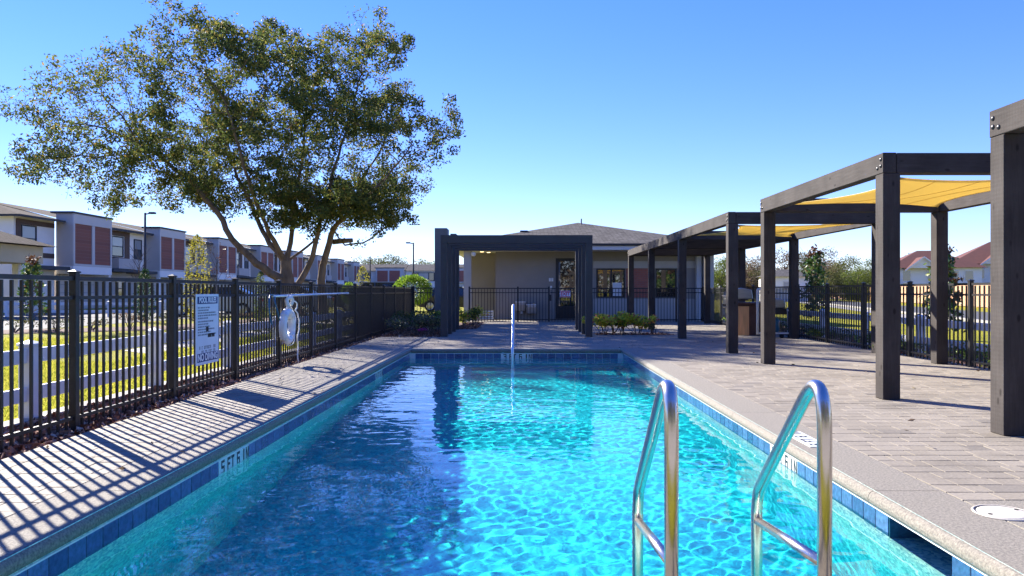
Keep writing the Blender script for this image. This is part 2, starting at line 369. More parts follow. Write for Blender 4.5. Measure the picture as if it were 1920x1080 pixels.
def cbox(name, c, size, mat, parent=None, bevel=.0, rot=None, me=None):
    """box with its own origin at its centre (object-space textures)"""
    if me is None: me = MB().box([-s/2 for s in size], [s/2 for s in size]).mesh(name, mat, bevel=bevel)
    o = obj(name, me, parent, c)
    if rot: o.rotation_euler = rot
    return o
def text(name, body, size, mat, parent, mw, bold=0.0, depth=.0015, sx=1):
    cu = bpy.data.curves.new(name, 'FONT'); cu.body = body; cu.size = size; cu.align_x = 'CENTER'; cu.align_y = 'CENTER'; cu.extrude = depth; cu.offset = bold
    cu.materials.append(M[mat]); tmp = bpy.data.objects.new(name, cu); col.objects.link(tmp); bpy.context.view_layer.update()
    me = bpy.data.meshes.new_from_object(tmp.evaluated_get(bpy.context.evaluated_depsgraph_get())); bpy.data.objects.remove(tmp); bpy.data.curves.remove(cu)
    o = bpy.data.objects.new(name, me); col.objects.link(o); o.parent = parent; o.matrix_local = mw @ Matrix.Diagonal((sx,1,1,1)); return o
GLY = {'5': [(0,.82,1,1),(0,.5,.26,.82),(0,.42,1,.6),(.74,.18,1,.42),(0,0,1,.18)], '6': [(0,0,.26,1),(.26,.82,1,1),(.26,.42,1,.6),(.74,.18,1,.42),(.26,0,1,.18)],
 '3': [(0,.82,1,1),(.74,.6,1,.82),(.2,.42,1,.6),(.74,.18,1,.42),(0,0,1,.18)], '4': [(0,.4,.26,1),(.26,.4,.62,.58),(.62,0,.88,1)],
 'F': [(0,0,.28,1),(.28,.8,1,1),(.28,.42,.85,.6)], 'T': [(0,.8,1,1),(.36,0,.64,.8)], 'I': [(.3,0,.7,1)], 'N': [(0,0,.26,1),(.74,0,1,1)]}
def block_text(name, body, h, mat, parent, mw, depth=.001):
    """heavy block numerals for the depth markers"""
    gw, sp = h*.58, h*.15; W = len(body)*gw+(len(body)-1)*sp; b = MB(); x = -W/2
    for ch in body:
        for (u0,v0,u1,v1) in GLY[ch]: b.box((x+u0*gw,(v0-.5)*h,0),(x+u1*gw,(v1-.5)*h,depth))
        if ch == 'N': b.prism([(x+.26*gw,.5*h),(x+.26*gw,.22*h),(x+.74*gw,-.5*h),(x+.74*gw,-.22*h)], 'z', 0, depth)
        x += gw+sp
    o = b.build(name, mat, parent); o.matrix_local = mw; return o
def copy_tree(o, parent=None):
    c = o.copy(); col.objects.link(c); c.parent = parent
    for ch in [x for x in bpy.data.objects if x.parent == o]: copy_tree(ch, c)
    return c
def frame(ex, ey, ez, p):
    m = Matrix.Identity(4)
    for i in range(3): m[i][0] = ex[i]; m[i][1] = ey[i]; m[i][2] = ez[i]; m[i][3] = p[i]
    return m

# ------------------------------------------------------------------ ground, roads, paths
PX0, PX1, PY0, PY1 = -2.22, 2.04, 2.75, 15.33      # pool wall faces
WZ = -.19                                          # water level
def ring(name, outer, hole, z, mat):
    (a,b,c,d), (e,f,g,h) = outer, hole
    vs = [(a,b,z),(c,b,z),(c,d,z),(a,d,z),(e,f,z),(g,f,z),(g,h,z),(e,h,z)]
    me = bpy.data.meshes.new(name); me.from_pydata(vs, [], [(0,1,5,4),(1,2,6,5),(2,3,7,6),(3,0,4,7)]); me.materials.append(M[mat]); return struct(obj(name, me))
ring('ground', (-900,-900,900,2500), (-2.45,2.5,2.25,15.6), -.06, 'ground')
def sheet(name, pts, z, mat):
    me = bpy.data.meshes.new(name); me.from_pydata([(x,y,z) for x,y in pts], [], [tuple(range(len(pts)))]); me.materials.append(M[mat])
    if me.polygons[0].normal.z < 0: me.flip_normals()
    return struct(obj(name, me))
sheet('parking_road', [(-27.5,22),(-15.5,22),(-13.5,50),(-9.5,136),(-27.5,136)], -.052, 'asphalt')
sheet('cross_road', [(-9.5,118),(60,118),(60,136),(-9.5,136)], -.050, 'asphalt')
sheet('side_path', [(-8.1,15.6),(-7.0,14.6),(-7.0,34),(-8.1,34)], -.052, 'concrete')
rd = Vector((.248,.969)); rp = Vector((.969,-.248))
def RP(p, t): q = rp*p+rd*t; return (q.x, q.y)
sheet('side_road', [RP(9.9,-40), RP(15.0,-40), RP(15.0,105), RP(9.9,105)], -.052, 'asphalt')
sheet('roadside_path', [RP(8.2,-40), RP(9.5,-40), RP(9.5,105), RP(8.2,105)], -.050, 'concrete')
struct(bx('kerb_strip', (-4.62,2,-.06), (-4.42,27.5,-.012), 'concrete', bevel=.01))
k = MB().box((0,0,-.06), (.16,145,.05)); kb = k.build('road_kerb', 'concrete', None, loc=(*RP(9.72,-40), 0)); kb.rotation_euler.z = -math.atan2(rd.x, rd.y); struct(kb)
# mulch beds
sheet('mulch_bed', [(-4.42,1.5),(-3.55,1.5),(-3.55,19.3),(-2.03,19.3),(-2.03,29.2),(-4.42,29.2)], -.035, 'mulch')
sheet('planting_bed', [(1.98,20.15),(4.05,20.15),(4.05,20.95),(1.98,20.95)], -.004, 'mulch')
sheet('portal_bed', [(-2.02,23.3),(-1.35,23.3),(-1.35,28.7),(-2.02,28.7)], -.004, 'mulch')
sheet('verge_bed', [(6.98,2),(9.0,2),(9.0,30),(6.98,30)], -.045, 'mulch')
sheet('unseen_mulch', [(6.99,-1.99),(16,-1.99),(16,1.99),(6.99,1.99)], -.045, 'mulch')  # unseen sheet, added to give the ladder a brown reflection
sheet('hedge_bed', [(-17,19.5),(-10.2,24.5),(-8.6,38),(-11,38),(-12.4,26.5),(-18,22)], -.046, 'mulch')

def chips(name, rects, per, size=.05, z=-.03, seed=1, label=None):
    g = np.random.default_rng(seed); V = []; 
    Ps = []
    for (x0,y0,x1,y1) in rects:
        n = int((x1-x0)*(y1-y0)*per); Ps.append(np.stack([g.uniform(x0,x1,n), g.uniform(y0,y1,n), g.uniform(z,z+.03,n)], 1))
    P = np.concatenate(Ps); n = len(P)
    a = g.normal(size=(n,3)); a[:,2] *= .45; a /= np.linalg.norm(a,axis=1)[:,None]
    b = g.normal(size=(n,3)); b[:,2] *= .45; b = np.cross(a,b); b /= np.linalg.norm(b,axis=1)[:,None]; c = np.cross(a,b)
    L = g.uniform(.4,1.3,(n,1))*size; W = L*g.uniform(.25,.6,(n,1)); T = W*.3
    vs = np.stack([P-a*L/2-b*W/2, P+a*L/2-b*W*.3, P+a*L/2+b*W/2, P-a*L/2+b*W*.4, P-a*L*.4+c*T, P+a*L*.35+c*T], 1).reshape(-1,3)
    i = np.arange(n)[:,None]*6
    Q = np.concatenate([i+np.array([[0,1,5,4]]), i+np.array([[2,3,4,5]]), i+np.array([[3,2,1,0]])])
    o = struct(obj(name, npmesh(name, vs, Q, 'chip')), 'stuff')
    if label: o['label'] = label
    return o
chips('mulch_chips', [(-4.4,3,-3.56,10)], 1000, .07, -.035, 1, 'brown bark chips under the black fence beside the pool')
chips('fence_litter', [(-4.4,10,-3.56,26),(-3.56,19.3,-2.05,24)], 260, .06, -.035, 2, 'bark chips and dry leaves along the far fence')
chips('bed_chips', [(2,20.17,4.03,20.93),(-2.0,23.3,-1.37,28)], 260, .06, -.006, 3, 'bark chips in the small beds by the portal')
chips('verge_chips', [(7,8,8.6,24)], 120, .06, -.045, 4, 'bark chips on the strip outside the far fence')

# ------------------------------------------------------------------ paved deck
deck = struct(thing('pool_deck', 'x', 'x')); del deck['label']; del deck['category']
def flat(name, rects, z, mat, parent):
    b = MB()
    for x0,y0,x1,y1 in rects: b.add([(x0,y0,z),(x1,y0,z),(x1,y1,z),(x0,y1,z)], [(0,1,2,3)])
    return b.build(name, mat, parent)
CI_L, CO_L, CI_R, CO_R, CI_F, CO_F = -2.195, -2.62, 2.0, 2.43, 15.30, 15.76
flat('rear_terrace', [(-3.55,-2,6.98,1.48),(-16,-20,18,-2.002)], -.003, 'concrete', deck)  # deck carried on unseen behind the camera, added for beige ladder reflections
flat('sand_bed', [(-3.55,1.5,CO_L,CO_F),(CO_R,1.5,6.98,CO_F),(-3.55,CO_F,6.98,19.3),(-2.03,19.3,6.98,31.4)], -.0048, 'joint_sand', deck)
ROW = .165
beds = [(1.98,20.15,4.05,20.95), (-2.03,23.3,-1.35,28.7)]
pv = []
def lay(x0, x1, y0, y1):
    y = y0
    while y < y1-.03:
        d = min(ROW, y1-y); x = x0
        while x < x1-.02:
            L = rnd.choice([.115,.165,.165,.21,.235,.27]); 
            if x+L > x1-.05: L = x1-x
            cx, cyy = x+L/2, y+d/2
            if not any(a-.02 < cx < c+.02 and b-.02 < cyy < e+.02 for a,b,c,e in beds): pv.append((cx, cyy, L, d))
            x += L
        y += d
lay(-3.55, CO_L, 2.2, CO_F); lay(CO_R, 6.98, 4.23, CO_F); lay(3.45, 6.98, 2.2, 4.23)
lay(-3.55, 6.98, CO_F, 19.3); lay(-2.03, 6.98, 19.3, 31.4)
def paver_arrays(L, d):
    a, b = L/2-.0026, d/2-.0040; c = .0012; j = lambda: rnd.gauss(0,.0016)
    xs = [(-a+j(),-b+j()),(a+j(),-b+j()),(a+j(),b+j()),(-a+j(),b+j())]; xi = [(x-math.copysign(c,x), y-math.copysign(c,y)) for x,y in xs]; _ = [(-a+c,-b+c),(a-c,-b+c),(a-c,b-c),(-a+c,b-c)]
    return [(x,y,-.02) for x,y in xs]+[(x,y,-.0015) for x,y in xs]+[(x,y,0) for x,y in xi]
PQ = [(8,9,10,11)]+[(4+i,4+(i+1)%4,8+(i+1)%4,8+i) for i in range(4)]+[(i,(i+1)%4,4+(i+1)%4,4+i) for i in range(4)]
def area_px(p):
    cx, cyy, L, d = p
    if cyy < 2.6: return 0
    x = VX+cx/cyy*F; y = VY+H/cyy*F
    if x < -20 or x > 1940 or y > 1090: return 0
    return L*d/cyy**3
order = sorted(range(len(pv)), key=lambda i: -area_px(pv[i]))
near = set(order[:300])
cache = {}
VV = []; QQ = []
for i, (cx, cyy, L, d) in enumerate(pv):
    tz = rnd.gauss(0, .0007); tx, ty = rnd.gauss(0, .003), rnd.gauss(0, .003)
    if i in near:
        key = (round(L,3), round(d,3), rnd.randrange(4))
        if key not in cache: cache[key] = npmesh('paver', paver_arrays(*key[:2]), PQ, 'paver')
        o = obj('paver', cache[key], deck, (cx, cyy, tz)); o.rotation_euler = (tx, ty, rnd.gauss(0,.006))
    else:
        n = len(VV)
        VV += [(cx+x, cyy+y, z+tz+x*ty+y*tx) for x,y,z in paver_arrays(L, d)]; QQ += [tuple(n+k for k in q) for q in PQ]
fp = obj('far_pavers', npmesh('far_pavers', VV, QQ, 'paver'), deck); fp['kind'] = 'stuff'
# concrete pad round the skimmer
bx('skimmer_pad', (CO_R+.004, 2.2, -.05), (3.445, 4.225, .0), 'coping', deck, bevel=.004)

# ------------------------------------------------------------------ pool
pool = thing('swimming_pool', 'long rectangular in-ground pool with blue waterline tiles and pale coping', 'pool')
ZB = -.09
def fz(y): return -.19-1.60 if y < 6.2 else (-.19-1.60+(y-6.2)/(13.6-6.2)*.60 if y < 13.6 else -.19-1.0)
ys = [PY0, 6.2, 13.6, PY1]
fl = MB()
for a, b in zip(ys[:-1], ys[1:]): fl.add([(PX0,a,fz(a)),(PX1,a,fz(a)),(PX1,b,fz(b)),(PX0,b,fz(b))], [(0,1,2,3)])
recv = []
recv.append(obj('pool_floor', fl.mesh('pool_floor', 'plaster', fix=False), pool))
w = MB()
w.add([(PX0,PY0,0),(PX0,PY1,0),(PX0,PY1,-1.9),(PX0,PY0,-1.9)], [(0,3,2,1)])
w.add([(PX0,PY1,0),(PX1,PY1,0),(PX1,PY1,-1.9),(PX0,PY1,-1.9)], [(0,3,2,1)])
w.add([(PX0,PY0,0),(PX1,PY0,0),(PX1,PY0,-1.9),(PX0,PY0,-1.9)], [(0,1,2,3)])
SK0, SK1, SKZ = 3.6265, 4.2485, -.27
for (a,b,z0,z1) in ((PY0,SK0,-1.9,0),(SK1,PY1,-1.9,0),(SK0,SK1,-1.9,SKZ),(SK0,SK1,-.095,0)):
    w.add([(PX1,a,z0),(PX1,b,z0),(PX1,b,z1),(PX1,a,z1)], [(0,1,2,3)])
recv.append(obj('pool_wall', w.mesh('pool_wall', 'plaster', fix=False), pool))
sk = MB()
sk.add([(PX1,SK0,SKZ),(PX1+.3,SK0,SKZ),(PX1+.3,SK1,SKZ),(PX1,SK1,SKZ),(PX1,SK0,-.095),(PX1+.3,SK0,-.095),(PX1+.3,SK1,-.095),(PX1,SK1,-.095)], [(7,6,5,4),(0,4,5,1),(1,5,6,2),(2,6,7,3)])
obj('skimmer_throat', sk.mesh('skimmer_throat', 'tile', fix=False), pool)
bx('skimmer_sill', (PX1+.001,SK0,SKZ-.05), (PX1+.3,SK1,SKZ), 'plaster', pool)
# steps at the shallow end
for i, (d, z) in enumerate(((.32,-.42),(.64,-.64),(.96,-.88))):
    s_ = bx('step', (PX0+.004, PY1-d, -1.25), (PX1-.004, PY1-d+.318, z), 'plaster', pool, bevel=.02, seg=2); recv.append(s_)
    bx('step_edge', (PX0+.006, PY1-d-.004, z-.03), (PX1-.006, PY1-d+.05, z+.004), 'tile', s_)
# tiles
TS, TH = .1555, .150
tile_y = MB().box((-.004,-TS/2+.0042,-TH/2),(.004,TS/2-.0042,TH/2)).mesh('tile','tile',bevel=.0015)
tile_x = MB().box((-TS/2+.0042,-.004,-TH/2),(TS/2-.0042,.004,TH/2)).mesh('tile','tile',bevel=.0015)
mark_y = MB().box((-.004,-TS/2+.0012,-TH/2),(.004,TS/2-.0012,TH/2)).mesh('marker_tile','tile_white',bevel=.0015)
mark_x = MB().box((-TS/2+.0012,-.004,-TH/2),(TS/2-.0012,.004,TH/2)).mesh('marker_tile','tile_white',bevel=.0015)
tz = -.096-TH/2
def markrow(start, side, words):
    """four marker tiles with the depth printed"""
    for i, wd in enumerate(words):
        if side == 'L': p = (PX0+.004, start+TS*(i+.5), tz); o = obj('marker_tile', mark_y, pool, p); mw = frame((0,1,0),(0,0,1),(1,0,0),(.0045,0,.015))
        elif side == 'R': p = (PX1-.004, start-TS*(i+.5), tz); o = obj('marker_tile', mark_y, pool, p); mw = frame((0,-1,0),(0,0,1),(-1,0,0),(-.0045,0,.015))
        else: p = (start+TS*(i+.5), PY1-.004, tz); o = obj('marker_tile', mark_x, pool, p); mw = frame((1,0,0),(0,0,1),(0,-1,0),(0,-.0045,.015))
        block_text('numeral' if wd.isdigit() else 'lettering', wd, .104, 'black_print', o, mw)
L0, R0, F0 = 5.62, 6.27, -.40
L1, R1 = 11.72, 12.95
n = int((PY1-PY0)/TS)+1
for i in range(n):
    y = L0+TS*(i+.5)-TS*math.floor((L0-PY0)/TS)
    if y+TS/2 > PY1-.01: break
    if not (L0 < y < L0+4*TS or L1-.02 < y < L1+4*TS): obj('tile', tile_y, pool, (PX0+.004, y, tz))
L1 = L0+TS*round((L1-L0)/TS)
for i in range(n):
    y = R0-TS*(i+.5)+TS*math.floor((PY1-R0)/TS)
    if y < PY0+.05: break
    if R0-4*TS < y < R0 or SK0 < y < SK1: continue
    obj('tile', tile_y, pool, (PX1-.004, y, tz))
for i in range(40):
    x = F0+TS*(i+.5)-TS*math.floor((F0-PX0-.01)/TS)
    if x+TS/2 > PX1: break
    if not F0 < x < F0+4*TS: obj('tile', tile_x, pool, (x, PY1-.004, tz))
markrow(L0,'L',['5','FT','6','IN']); markrow(R0,'R',['5','FT','6','IN']); markrow(F0,'F',['3','FT','6','IN']); markrow(L1,'L',['4','FT','6','IN'])
for a_, b_ in (((PX0+.0004,PY0+.01,-.25),(PX0+.0018,PY1-.01,-.0982)),((PX1-.0018,PY0+.01,-.25),(PX1-.0004,SK0-.002,-.0982)),((PX1-.0018,SK1+.002,-.25),(PX1-.0004,PY1-.01,-.0982)),((PX0+.01,PY1-.0018,-.25),(PX1-.01,PY1-.0004,-.0982))): bx('grout_bed', a_, b_, 'grout', pool)
bx('grout_line', (PX0+.0006,PY0+.01,-.097), (PX0+.007,PY1-.008,-.0885), 'grout', pool)
bx('grout_line', (PX1-.007,PY0+.01,-.097), (PX1-.0006,PY1-.008,-.0885), 'grout', pool)
bx('grout_line', (PX0+.008,PY1-.007,-.097), (PX1-.008,PY1-.0006,-.0885), 'grout', pool)
# coping, bullnosed, in sections
def bull(inner, outer, sgn):
    """profile in (u,z) with the round nose at inner"""
    r = .043; p = []
    for k in range(9):
        a = math.pi/2+math.pi*k/8*1.0
        p.append((inner+sgn*(r+r*math.cos(a)*1), -.044+r*math.sin(a)))
    p = [(inner+sgn*r-sgn*r*math.sin(math.pi*k/8), -.044+r*math.cos(math.pi*k/8)) for k in range(9)]
    return p+[(outer, -.087), (outer, -.001)]
def cop(poly, axis, a, b):
    me = MB().prism(poly, axis, a, b).mesh('coping_section', 'coping'); 
    for p in me.polygons: p.use_smooth = False
    return obj('coping_section', me, pool)
js = [1.5, 4.43, 7.3, 10.2, 13.05, CO_F]
for a, b in zip(js[:-1], js[1:]):
    cop(bull(CI_L, CO_L+.004, -1), 'y', a+.003, b-.003); cop(bull(CI_R, CO_R-.004, 1), 'y', a+.003, b-.003)
js = [CI_L+.001, -.9, .6, CI_R-.001]
for a, b in zip(js[:-1], js[1:]): cop(bull(CI_F, CO_F-.004, 1), 'x', a+.002, b-.002)
for a, b in zip(js[:-1], js[1:]): cop(bull(PY0+.03, 2.31, -1), 'x', a+.002, b-.002)
# depth marker laid in the coping
for i, wd in enumerate(['5','FT','6','IN']):
    o = obj('deck_marker', MB().box((-.075,-TS/2+.001,-.003),(.075,TS/2-.001,.003)).mesh('deck_marker','tile_white'), pool, (2.205, 5.66+TS*(i+.5), .0015))
    block_text('numeral' if wd.isdigit() else 'lettering', wd, .095, 'black_print', o, frame((0,1,0),(-1,0,0),(0,0,1),(0,0,.0032)))
# skimmer lid
lid = thing('skimmer_lid', 'round white plastic skimmer lid set in the concrete by the coping', 'lid', (2.50,3.98,.0))
MB().lathe([(0,.006),(.10,.007),(.118,.006),(.125,.002),(.125,-.01)], (0,0,0), 28).build('cover', 'lid_cream', lid, smooth=True)
MB().lathe([(.126,.0045),(.131,.0045)], (0,0,0), 28).build('gap', 'rubber', lid)
MB().lathe([(.132,-.01),(.132,.006),(.142,.006),(.146,.001)], (0,0,0), 28).build('collar', 'lid_cream', lid, smooth=True)
for a in (.4, 3.54): MB().lathe([(0,.0085),(.011,.0085),(.012,.006)], (.1*math.cos(a),.1*math.sin(a),0), 10).build('screw', 'rubber', lid)

# water surface
nx, ny = 480, 1080
X, Y = np.meshgrid(np.linspace(PX0-2.3, PX1+.29, nx+1), np.linspace(PY0+.001, PY1+2.4, ny+1))  # sheet runs on unseen under the deck so refracted sun reaches the floor
def waves(X, Y):
    g = np.random.default_rng(11); Z = np.zeros_like(X)
    for k, (lam, amp, cnt) in enumerate(((1.6,.0009,7),(.62,.00045,12),(.26,.00026,18),(.15,.00016,26),(.095,.00006,30))):
        for _ in range(cnt):
            th = g.uniform(0, 2*math.pi); l = lam*g.uniform(.7,1.4); ph = g.uniform(0, 6.28)
            kx, kyy = math.cos(th)*2*math.pi/l, math.sin(th)*2*math.pi/l
            Z += (1 if lam > .5 else 1+.6*np.sin(1.7*X+.9*Y+1)*np.sin(.8*X-1.3*Y+k))*amp/math.sqrt(cnt)*1.6*np.sin(kx*X+kyy*Y+ph+.7*np.sin(.9*X+1.1*Y*.5+k))
    return Z
Zw = WZ+waves(X, Y)
idx = np.arange((nx+1)*(ny+1)).reshape(ny+1, nx+1)
Qw = np.stack([idx[:-1,:-1], idx[:-1,1:], idx[1:,1:], idx[1:,:-1]], -1).reshape(-1,4)
water = struct(obj('pool_water', npmesh('pool_water', np.stack([X,Y,Zw],-1), Qw, 'water', True)))
water.cycles.is_caustics_caster = True
for o in recv: o.cycles.is_caustics_receiver = True
if 0:
    pass

# ------------------------------------------------------------------ ladder and handrail
def smoothpath(pts, rad, n=8):
    """polyline with rounded corners"""
    P = [Vector(p) for p in pts]; out = [P[0]]
    for i in range(1, len(P)-1):
        r = rad[i] if isinstance(rad, (list, tuple)) else rad
        a, b, c = P[i-1], P[i], P[i+1]; u = (a-b).normalized(); v = (c-b).normalized()
        ang = u.angle(v); d = min(r/math.tan(ang/2), (a-b).length*.49, (c-b).length*.49)
        s, e = b+u*d, b+v*d
        for k in range(n+1):
            t = k/n; out.append(s*(1-t)**2+b*2*t*(1-t)+e*t*t)
    return out+[P[-1]]
lad = thing('pool_ladder', 'polished steel pool ladder with two bent grab rails in the foreground', 'ladder')
for X_ in (.4915, .992):
    o = MB().tube(smoothpath([(X_,2.51,-.02),(X_,2.51,.93),(X_,3.215,.315),(X_,3.235,.22),(X_,3.235,-1.25)], [0,.115,.14,.1,0], 12), .0237, 20).build('rail', 'steel', lad, smooth=True)
    MB().tube([(X_,2.535,.256),(X_,3.215,.187)], .0185, 16).build('brace', 'steel', lad, smooth=True)
    MB().lathe([(.024,.03),(.035,.028),(.05,.01),(.052,0)], (X_,2.51,.0), 20).build('escutcheon', 'steel', lad, smooth=True)
for z in (-.45,-.74,-1.03): bx('tread', (.515,3.19,z-.015), (.968,3.28,z+.015), 'steel', lad, bevel=.006)
hr = thing('pool_handrail', 'slim white-bright steel handrail rising over the shallow-end steps', 'handrail')
MB().tube(smoothpath([(-.158,16.05,-.02),(-.158,16.05,.86),(-.158,15.35,.86),(-.158,14.2,.05),(-.158,14.2,-.9)], [0,.16,.2,.2,0], 8), .027, 14).build('rail', 'alu', hr, smooth=True)
MB().lathe([(.028,.03),(.05,.01),(.055,0)], (-.158,16.05,.0), 16).build('escutcheon', 'steel', hr, smooth=True)

# ------------------------------------------------------------------ black picket fences
FH = 1.285
PICK = MB().box((-.010,-.010,0),(.010,.010,FH-.03)).mesh('picket','black_metal')
POST = MB().box((-.031,-.031,0),(.031,.031,FH+.055)).mesh('post','black_metal',bevel=.003)
CAP = MB().add([(-.037,-.037,0),(.037,-.037,0),(.037,.037,0),(-.037,.037,0),(-.037,-.037,.012),(.037,-.037,.012),(.037,.037,.012),(-.037,.037,.012),(0,0,.03)], [(3,2,1,0),(0,1,5,4),(1,2,6,5),(2,3,7,6),(3,0,4,7),(4,5,8),(5,6,8),(6,7,8),(7,4,8)]).mesh('cap','black_metal')
def picket_fence(label, p0, p1, first=0, panel=1.829, end=True, zb=-.035):
    p0, p1 = Vector((*p0,0)), Vector((*p1,0)); d = (p1-p0); L = d.length; d.normalize(); rz = math.atan2(d.y, d.x)
    t = thing('picket_fence', label, 'fence', (p0.x,p0.y,zb), rz)
    s = 0.; k = 0
    while s < L-.05:
        e = min(s+panel, L)
        po = obj('post', POST, t, (s,0,0)); obj('cap', CAP, po, (0,0,FH+.055))
        for z, h, w in ((FH-.01,.036,.030),(FH-.17,.03,.026),(.10,.03,.026)):
            bx('rail', (s+.032,-w/2,z), (e-.032,w/2,z+h), 'black_metal', t)
        m = max(1, round((e-s)/.1143))
        for i in range(1, m): obj('picket', PICK, t, (s+(e-s)*i/m, 0, .015))
        s = e; k += 1
    if end:
        po = obj('post', POST, t, (L,0,0)); obj('cap', CAP, po, (0,0,FH+.055))
    return t
fl_ = picket_fence('long black metal picket fence along the bark bed, carrying the pool rules sign', (-3.78,2.84), (-3.78,26.62))
picket_fence('short black picket fence closing the bed beside the round clipped tree', (-3.72,26.62), (-2.55,26.62))
picket_fence('black picket fence in front of the clubhouse wall, behind the portal frames', (-1.95,29.0), (1.05,29.0), end=False)
picket_fence('black picket fence under the clubhouse windows', (2.2,29.0), (6.92,29.0))
picket_fence('black picket fence behind the pergolas, facing the road', (6.86,4.4), (6.86,28.95), panel=1.829)
gate = thing('picket_gate', 'black picket gate with latch box in front of the glass door', 'gate', (1.05,29.0,-.035))
for x in (0, 1.15):
    po = obj('post', POST, gate, (x,0,0)); obj('cap', CAP, po, (0,0,FH+.055))
for z in (FH-.01,FH-.17,.10): bx('rail', (.05,-.013,z), (1.10,.013,z+.034), 'black_metal', gate)
for i in range(1,10): obj('picket', PICK, gate, (1.15*i/10,0,.015))
bx('latch', (.03,-.05,.82), (.09,-.015,1.06), 'black_metal', gate, bevel=.004)

# sign on the gate
ex = thing('exit_sign', 'small white and red EXIT sign hung on the gate', 'sign', (1.66,28.95,1.045))
bx('panel', (-.2,-.006,-.125), (.2,.006,.125), 'sign_white', ex, bevel=.003)
bx('border', (-.19,-.0075,.085), (.19,-.0062,.115), 'sign_red', ex); bx('border', (-.19,-.0075,-.115), (.19,-.0062,-.085), 'sign_red', ex)
text('lettering', 'EXIT', .17, 'sign_red', ex, frame((1,0,0),(0,0,1),(0,-1,0),(0,-.007,0)), .006, .001)

# pool rules sign on the long fence
sg = thing('pool_rules_sign', 'tall white POOL RULES sign with blue bands on the black fence', 'sign', (-3.745,9.17,.70))
SW, SH = .66, .83
bx('panel', (-.004,-SW/2,-SH/2), (.004,SW/2,SH/2), 'sign_white', sg, bevel=.002)
hd = bx('header', (.0042,-SW/2+.035,SH/2-.115), (.0062,SW/2-.04,SH/2-.03), 'sign_blue', sg)
fo = bx('footer', (.0042,-SW/2+.035,-SH/2+.035), (.0062,SW/2-.03,-SH/2+.135), 'sign_blue', sg)
def stext(body, size, y, z, mat, par, bold=.003, sx=1): return text('lettering', body, size, mat, par, frame((0,1,0),(0,0,1),(1,0,0),(.0066,y,z)), bold, .0004, sx)
stext('POOL RULES', .088, 0, SH/2-.0725, 'white_print', hd, .0035, 1.0); stext('NO DIVING', .112, 0, -SH/2+.084, 'white_print', fo, .004, .98)
sp_ = MB(); zz = SH/2-.15
for ln in range(13):
    hgt = .018 if ln < 11 else .0
    if ln in (5,): zz -= .008
    if hgt:
        x = -SW/2+.05; xe = x+SW*rnd.uniform(.42,.82)
        while x < xe:
            wl = rnd.uniform(.016,.055); 
            q = x
            while q < min(x+wl, xe): sp_.box((.0044,q,zz-hgt), (.0052,q+.007,zz)); q += .0115
            x += wl+.014
    zz -= .031
sp_.build('small_print', 'grey_print', sg)['kind'] = 'stuff'
lp = MB()
for (z, h, y0, y1) in ((-.215,.038,-.24,.22),(-.268,.04,-.18,.2)):
    y = y0
    while y < y1:
        if rnd.random() > .12:
            lp.box((.0044,y,z-h/2), (.0052,y+.008,z+h/2)); lp.box((.0044,y+.008,z+h/2-.01), (.0052,y+.024,z+h/2)) 
            if rnd.random() > .5: lp.box((.0044,y+.017,z-h/2), (.0052,y+.024,z+h/2-.011))
            if rnd.random() > .5: lp.box((.0044,y+.0085,z-h/2), (.0052,y+.0165,z-h/2+.01))
        y += .034
lp.build('small_print', 'grey_print', sg)['kind'] = 'stuff'
bg_ = MB().box((.0044,-.05,-.03),(.0052,.02,.03)).box((.0044,.0,-.10),(.0052,.11,-.055)).box((.0044,.12,-.10),(.0052,.2,-.055)); bg_.build('small_print', 'black_print', sg)['kind'] = 'stuff'

# life ring with rope
ri = thing('life_ring', 'white life ring with rope hung on the black fence', 'life ring', (-3.665,12.05,.60))
me = MB(); pts = [(0,(.228)*math.cos(a),.228*math.sin(a)) for a in [2*math.pi*i/36 for i in range(36)]]
me.tube(pts, .062, 16, closed=True).build('ring', 'buoy', ri, smooth=True)
for a in (45,135,225,315):
    a = R(a); c = Vector((0,.228*math.cos(a),.228*math.sin(a))); t = Vector((0,-math.sin(a),math.cos(a))); n_ = Vector((0,math.cos(a),math.sin(a)))
    MB().tube([c-t*.035, c+t*.035], .0645, 16).build('band', 'white_plastic', ri, smooth=True)
rp_ = []
for i in range(49):
    a = 2*math.pi*i/48; r = .295+.035*abs(math.sin(2*a))
    rp_.append((.03+.012*math.sin(5*a), r*math.cos(a), r*math.sin(a)))
MB().tube(rp_, .006, 6).build('grab_rope', 'rope', ri, smooth=True)
rp_ = [(.02,.12,.36),(.05,.18,.40),(.07,.27,.36),(.06,.30,.27),(.05,.22,.25),(.06,.33,.2),(.06,.43,.08),(.06,.42,-.08),(.05,.36,-.2),(.05,.40,-.33),(.06,.33,-.48),(.08,.30,-.60)]
MB().tube(smoothpath(rp_, .06, 4), .011, 6).build('throw_rope', 'rope', ri, smooth=True)
MB().tube(smoothpath([(.02,-.02,.30),(-.02,.0,.42),(.04,.06,.46),(.04,.14,.40),(.02,.1,.33)], .05, 4), .03, 8).build('rope_coil', 'rope', ri, smooth=True)
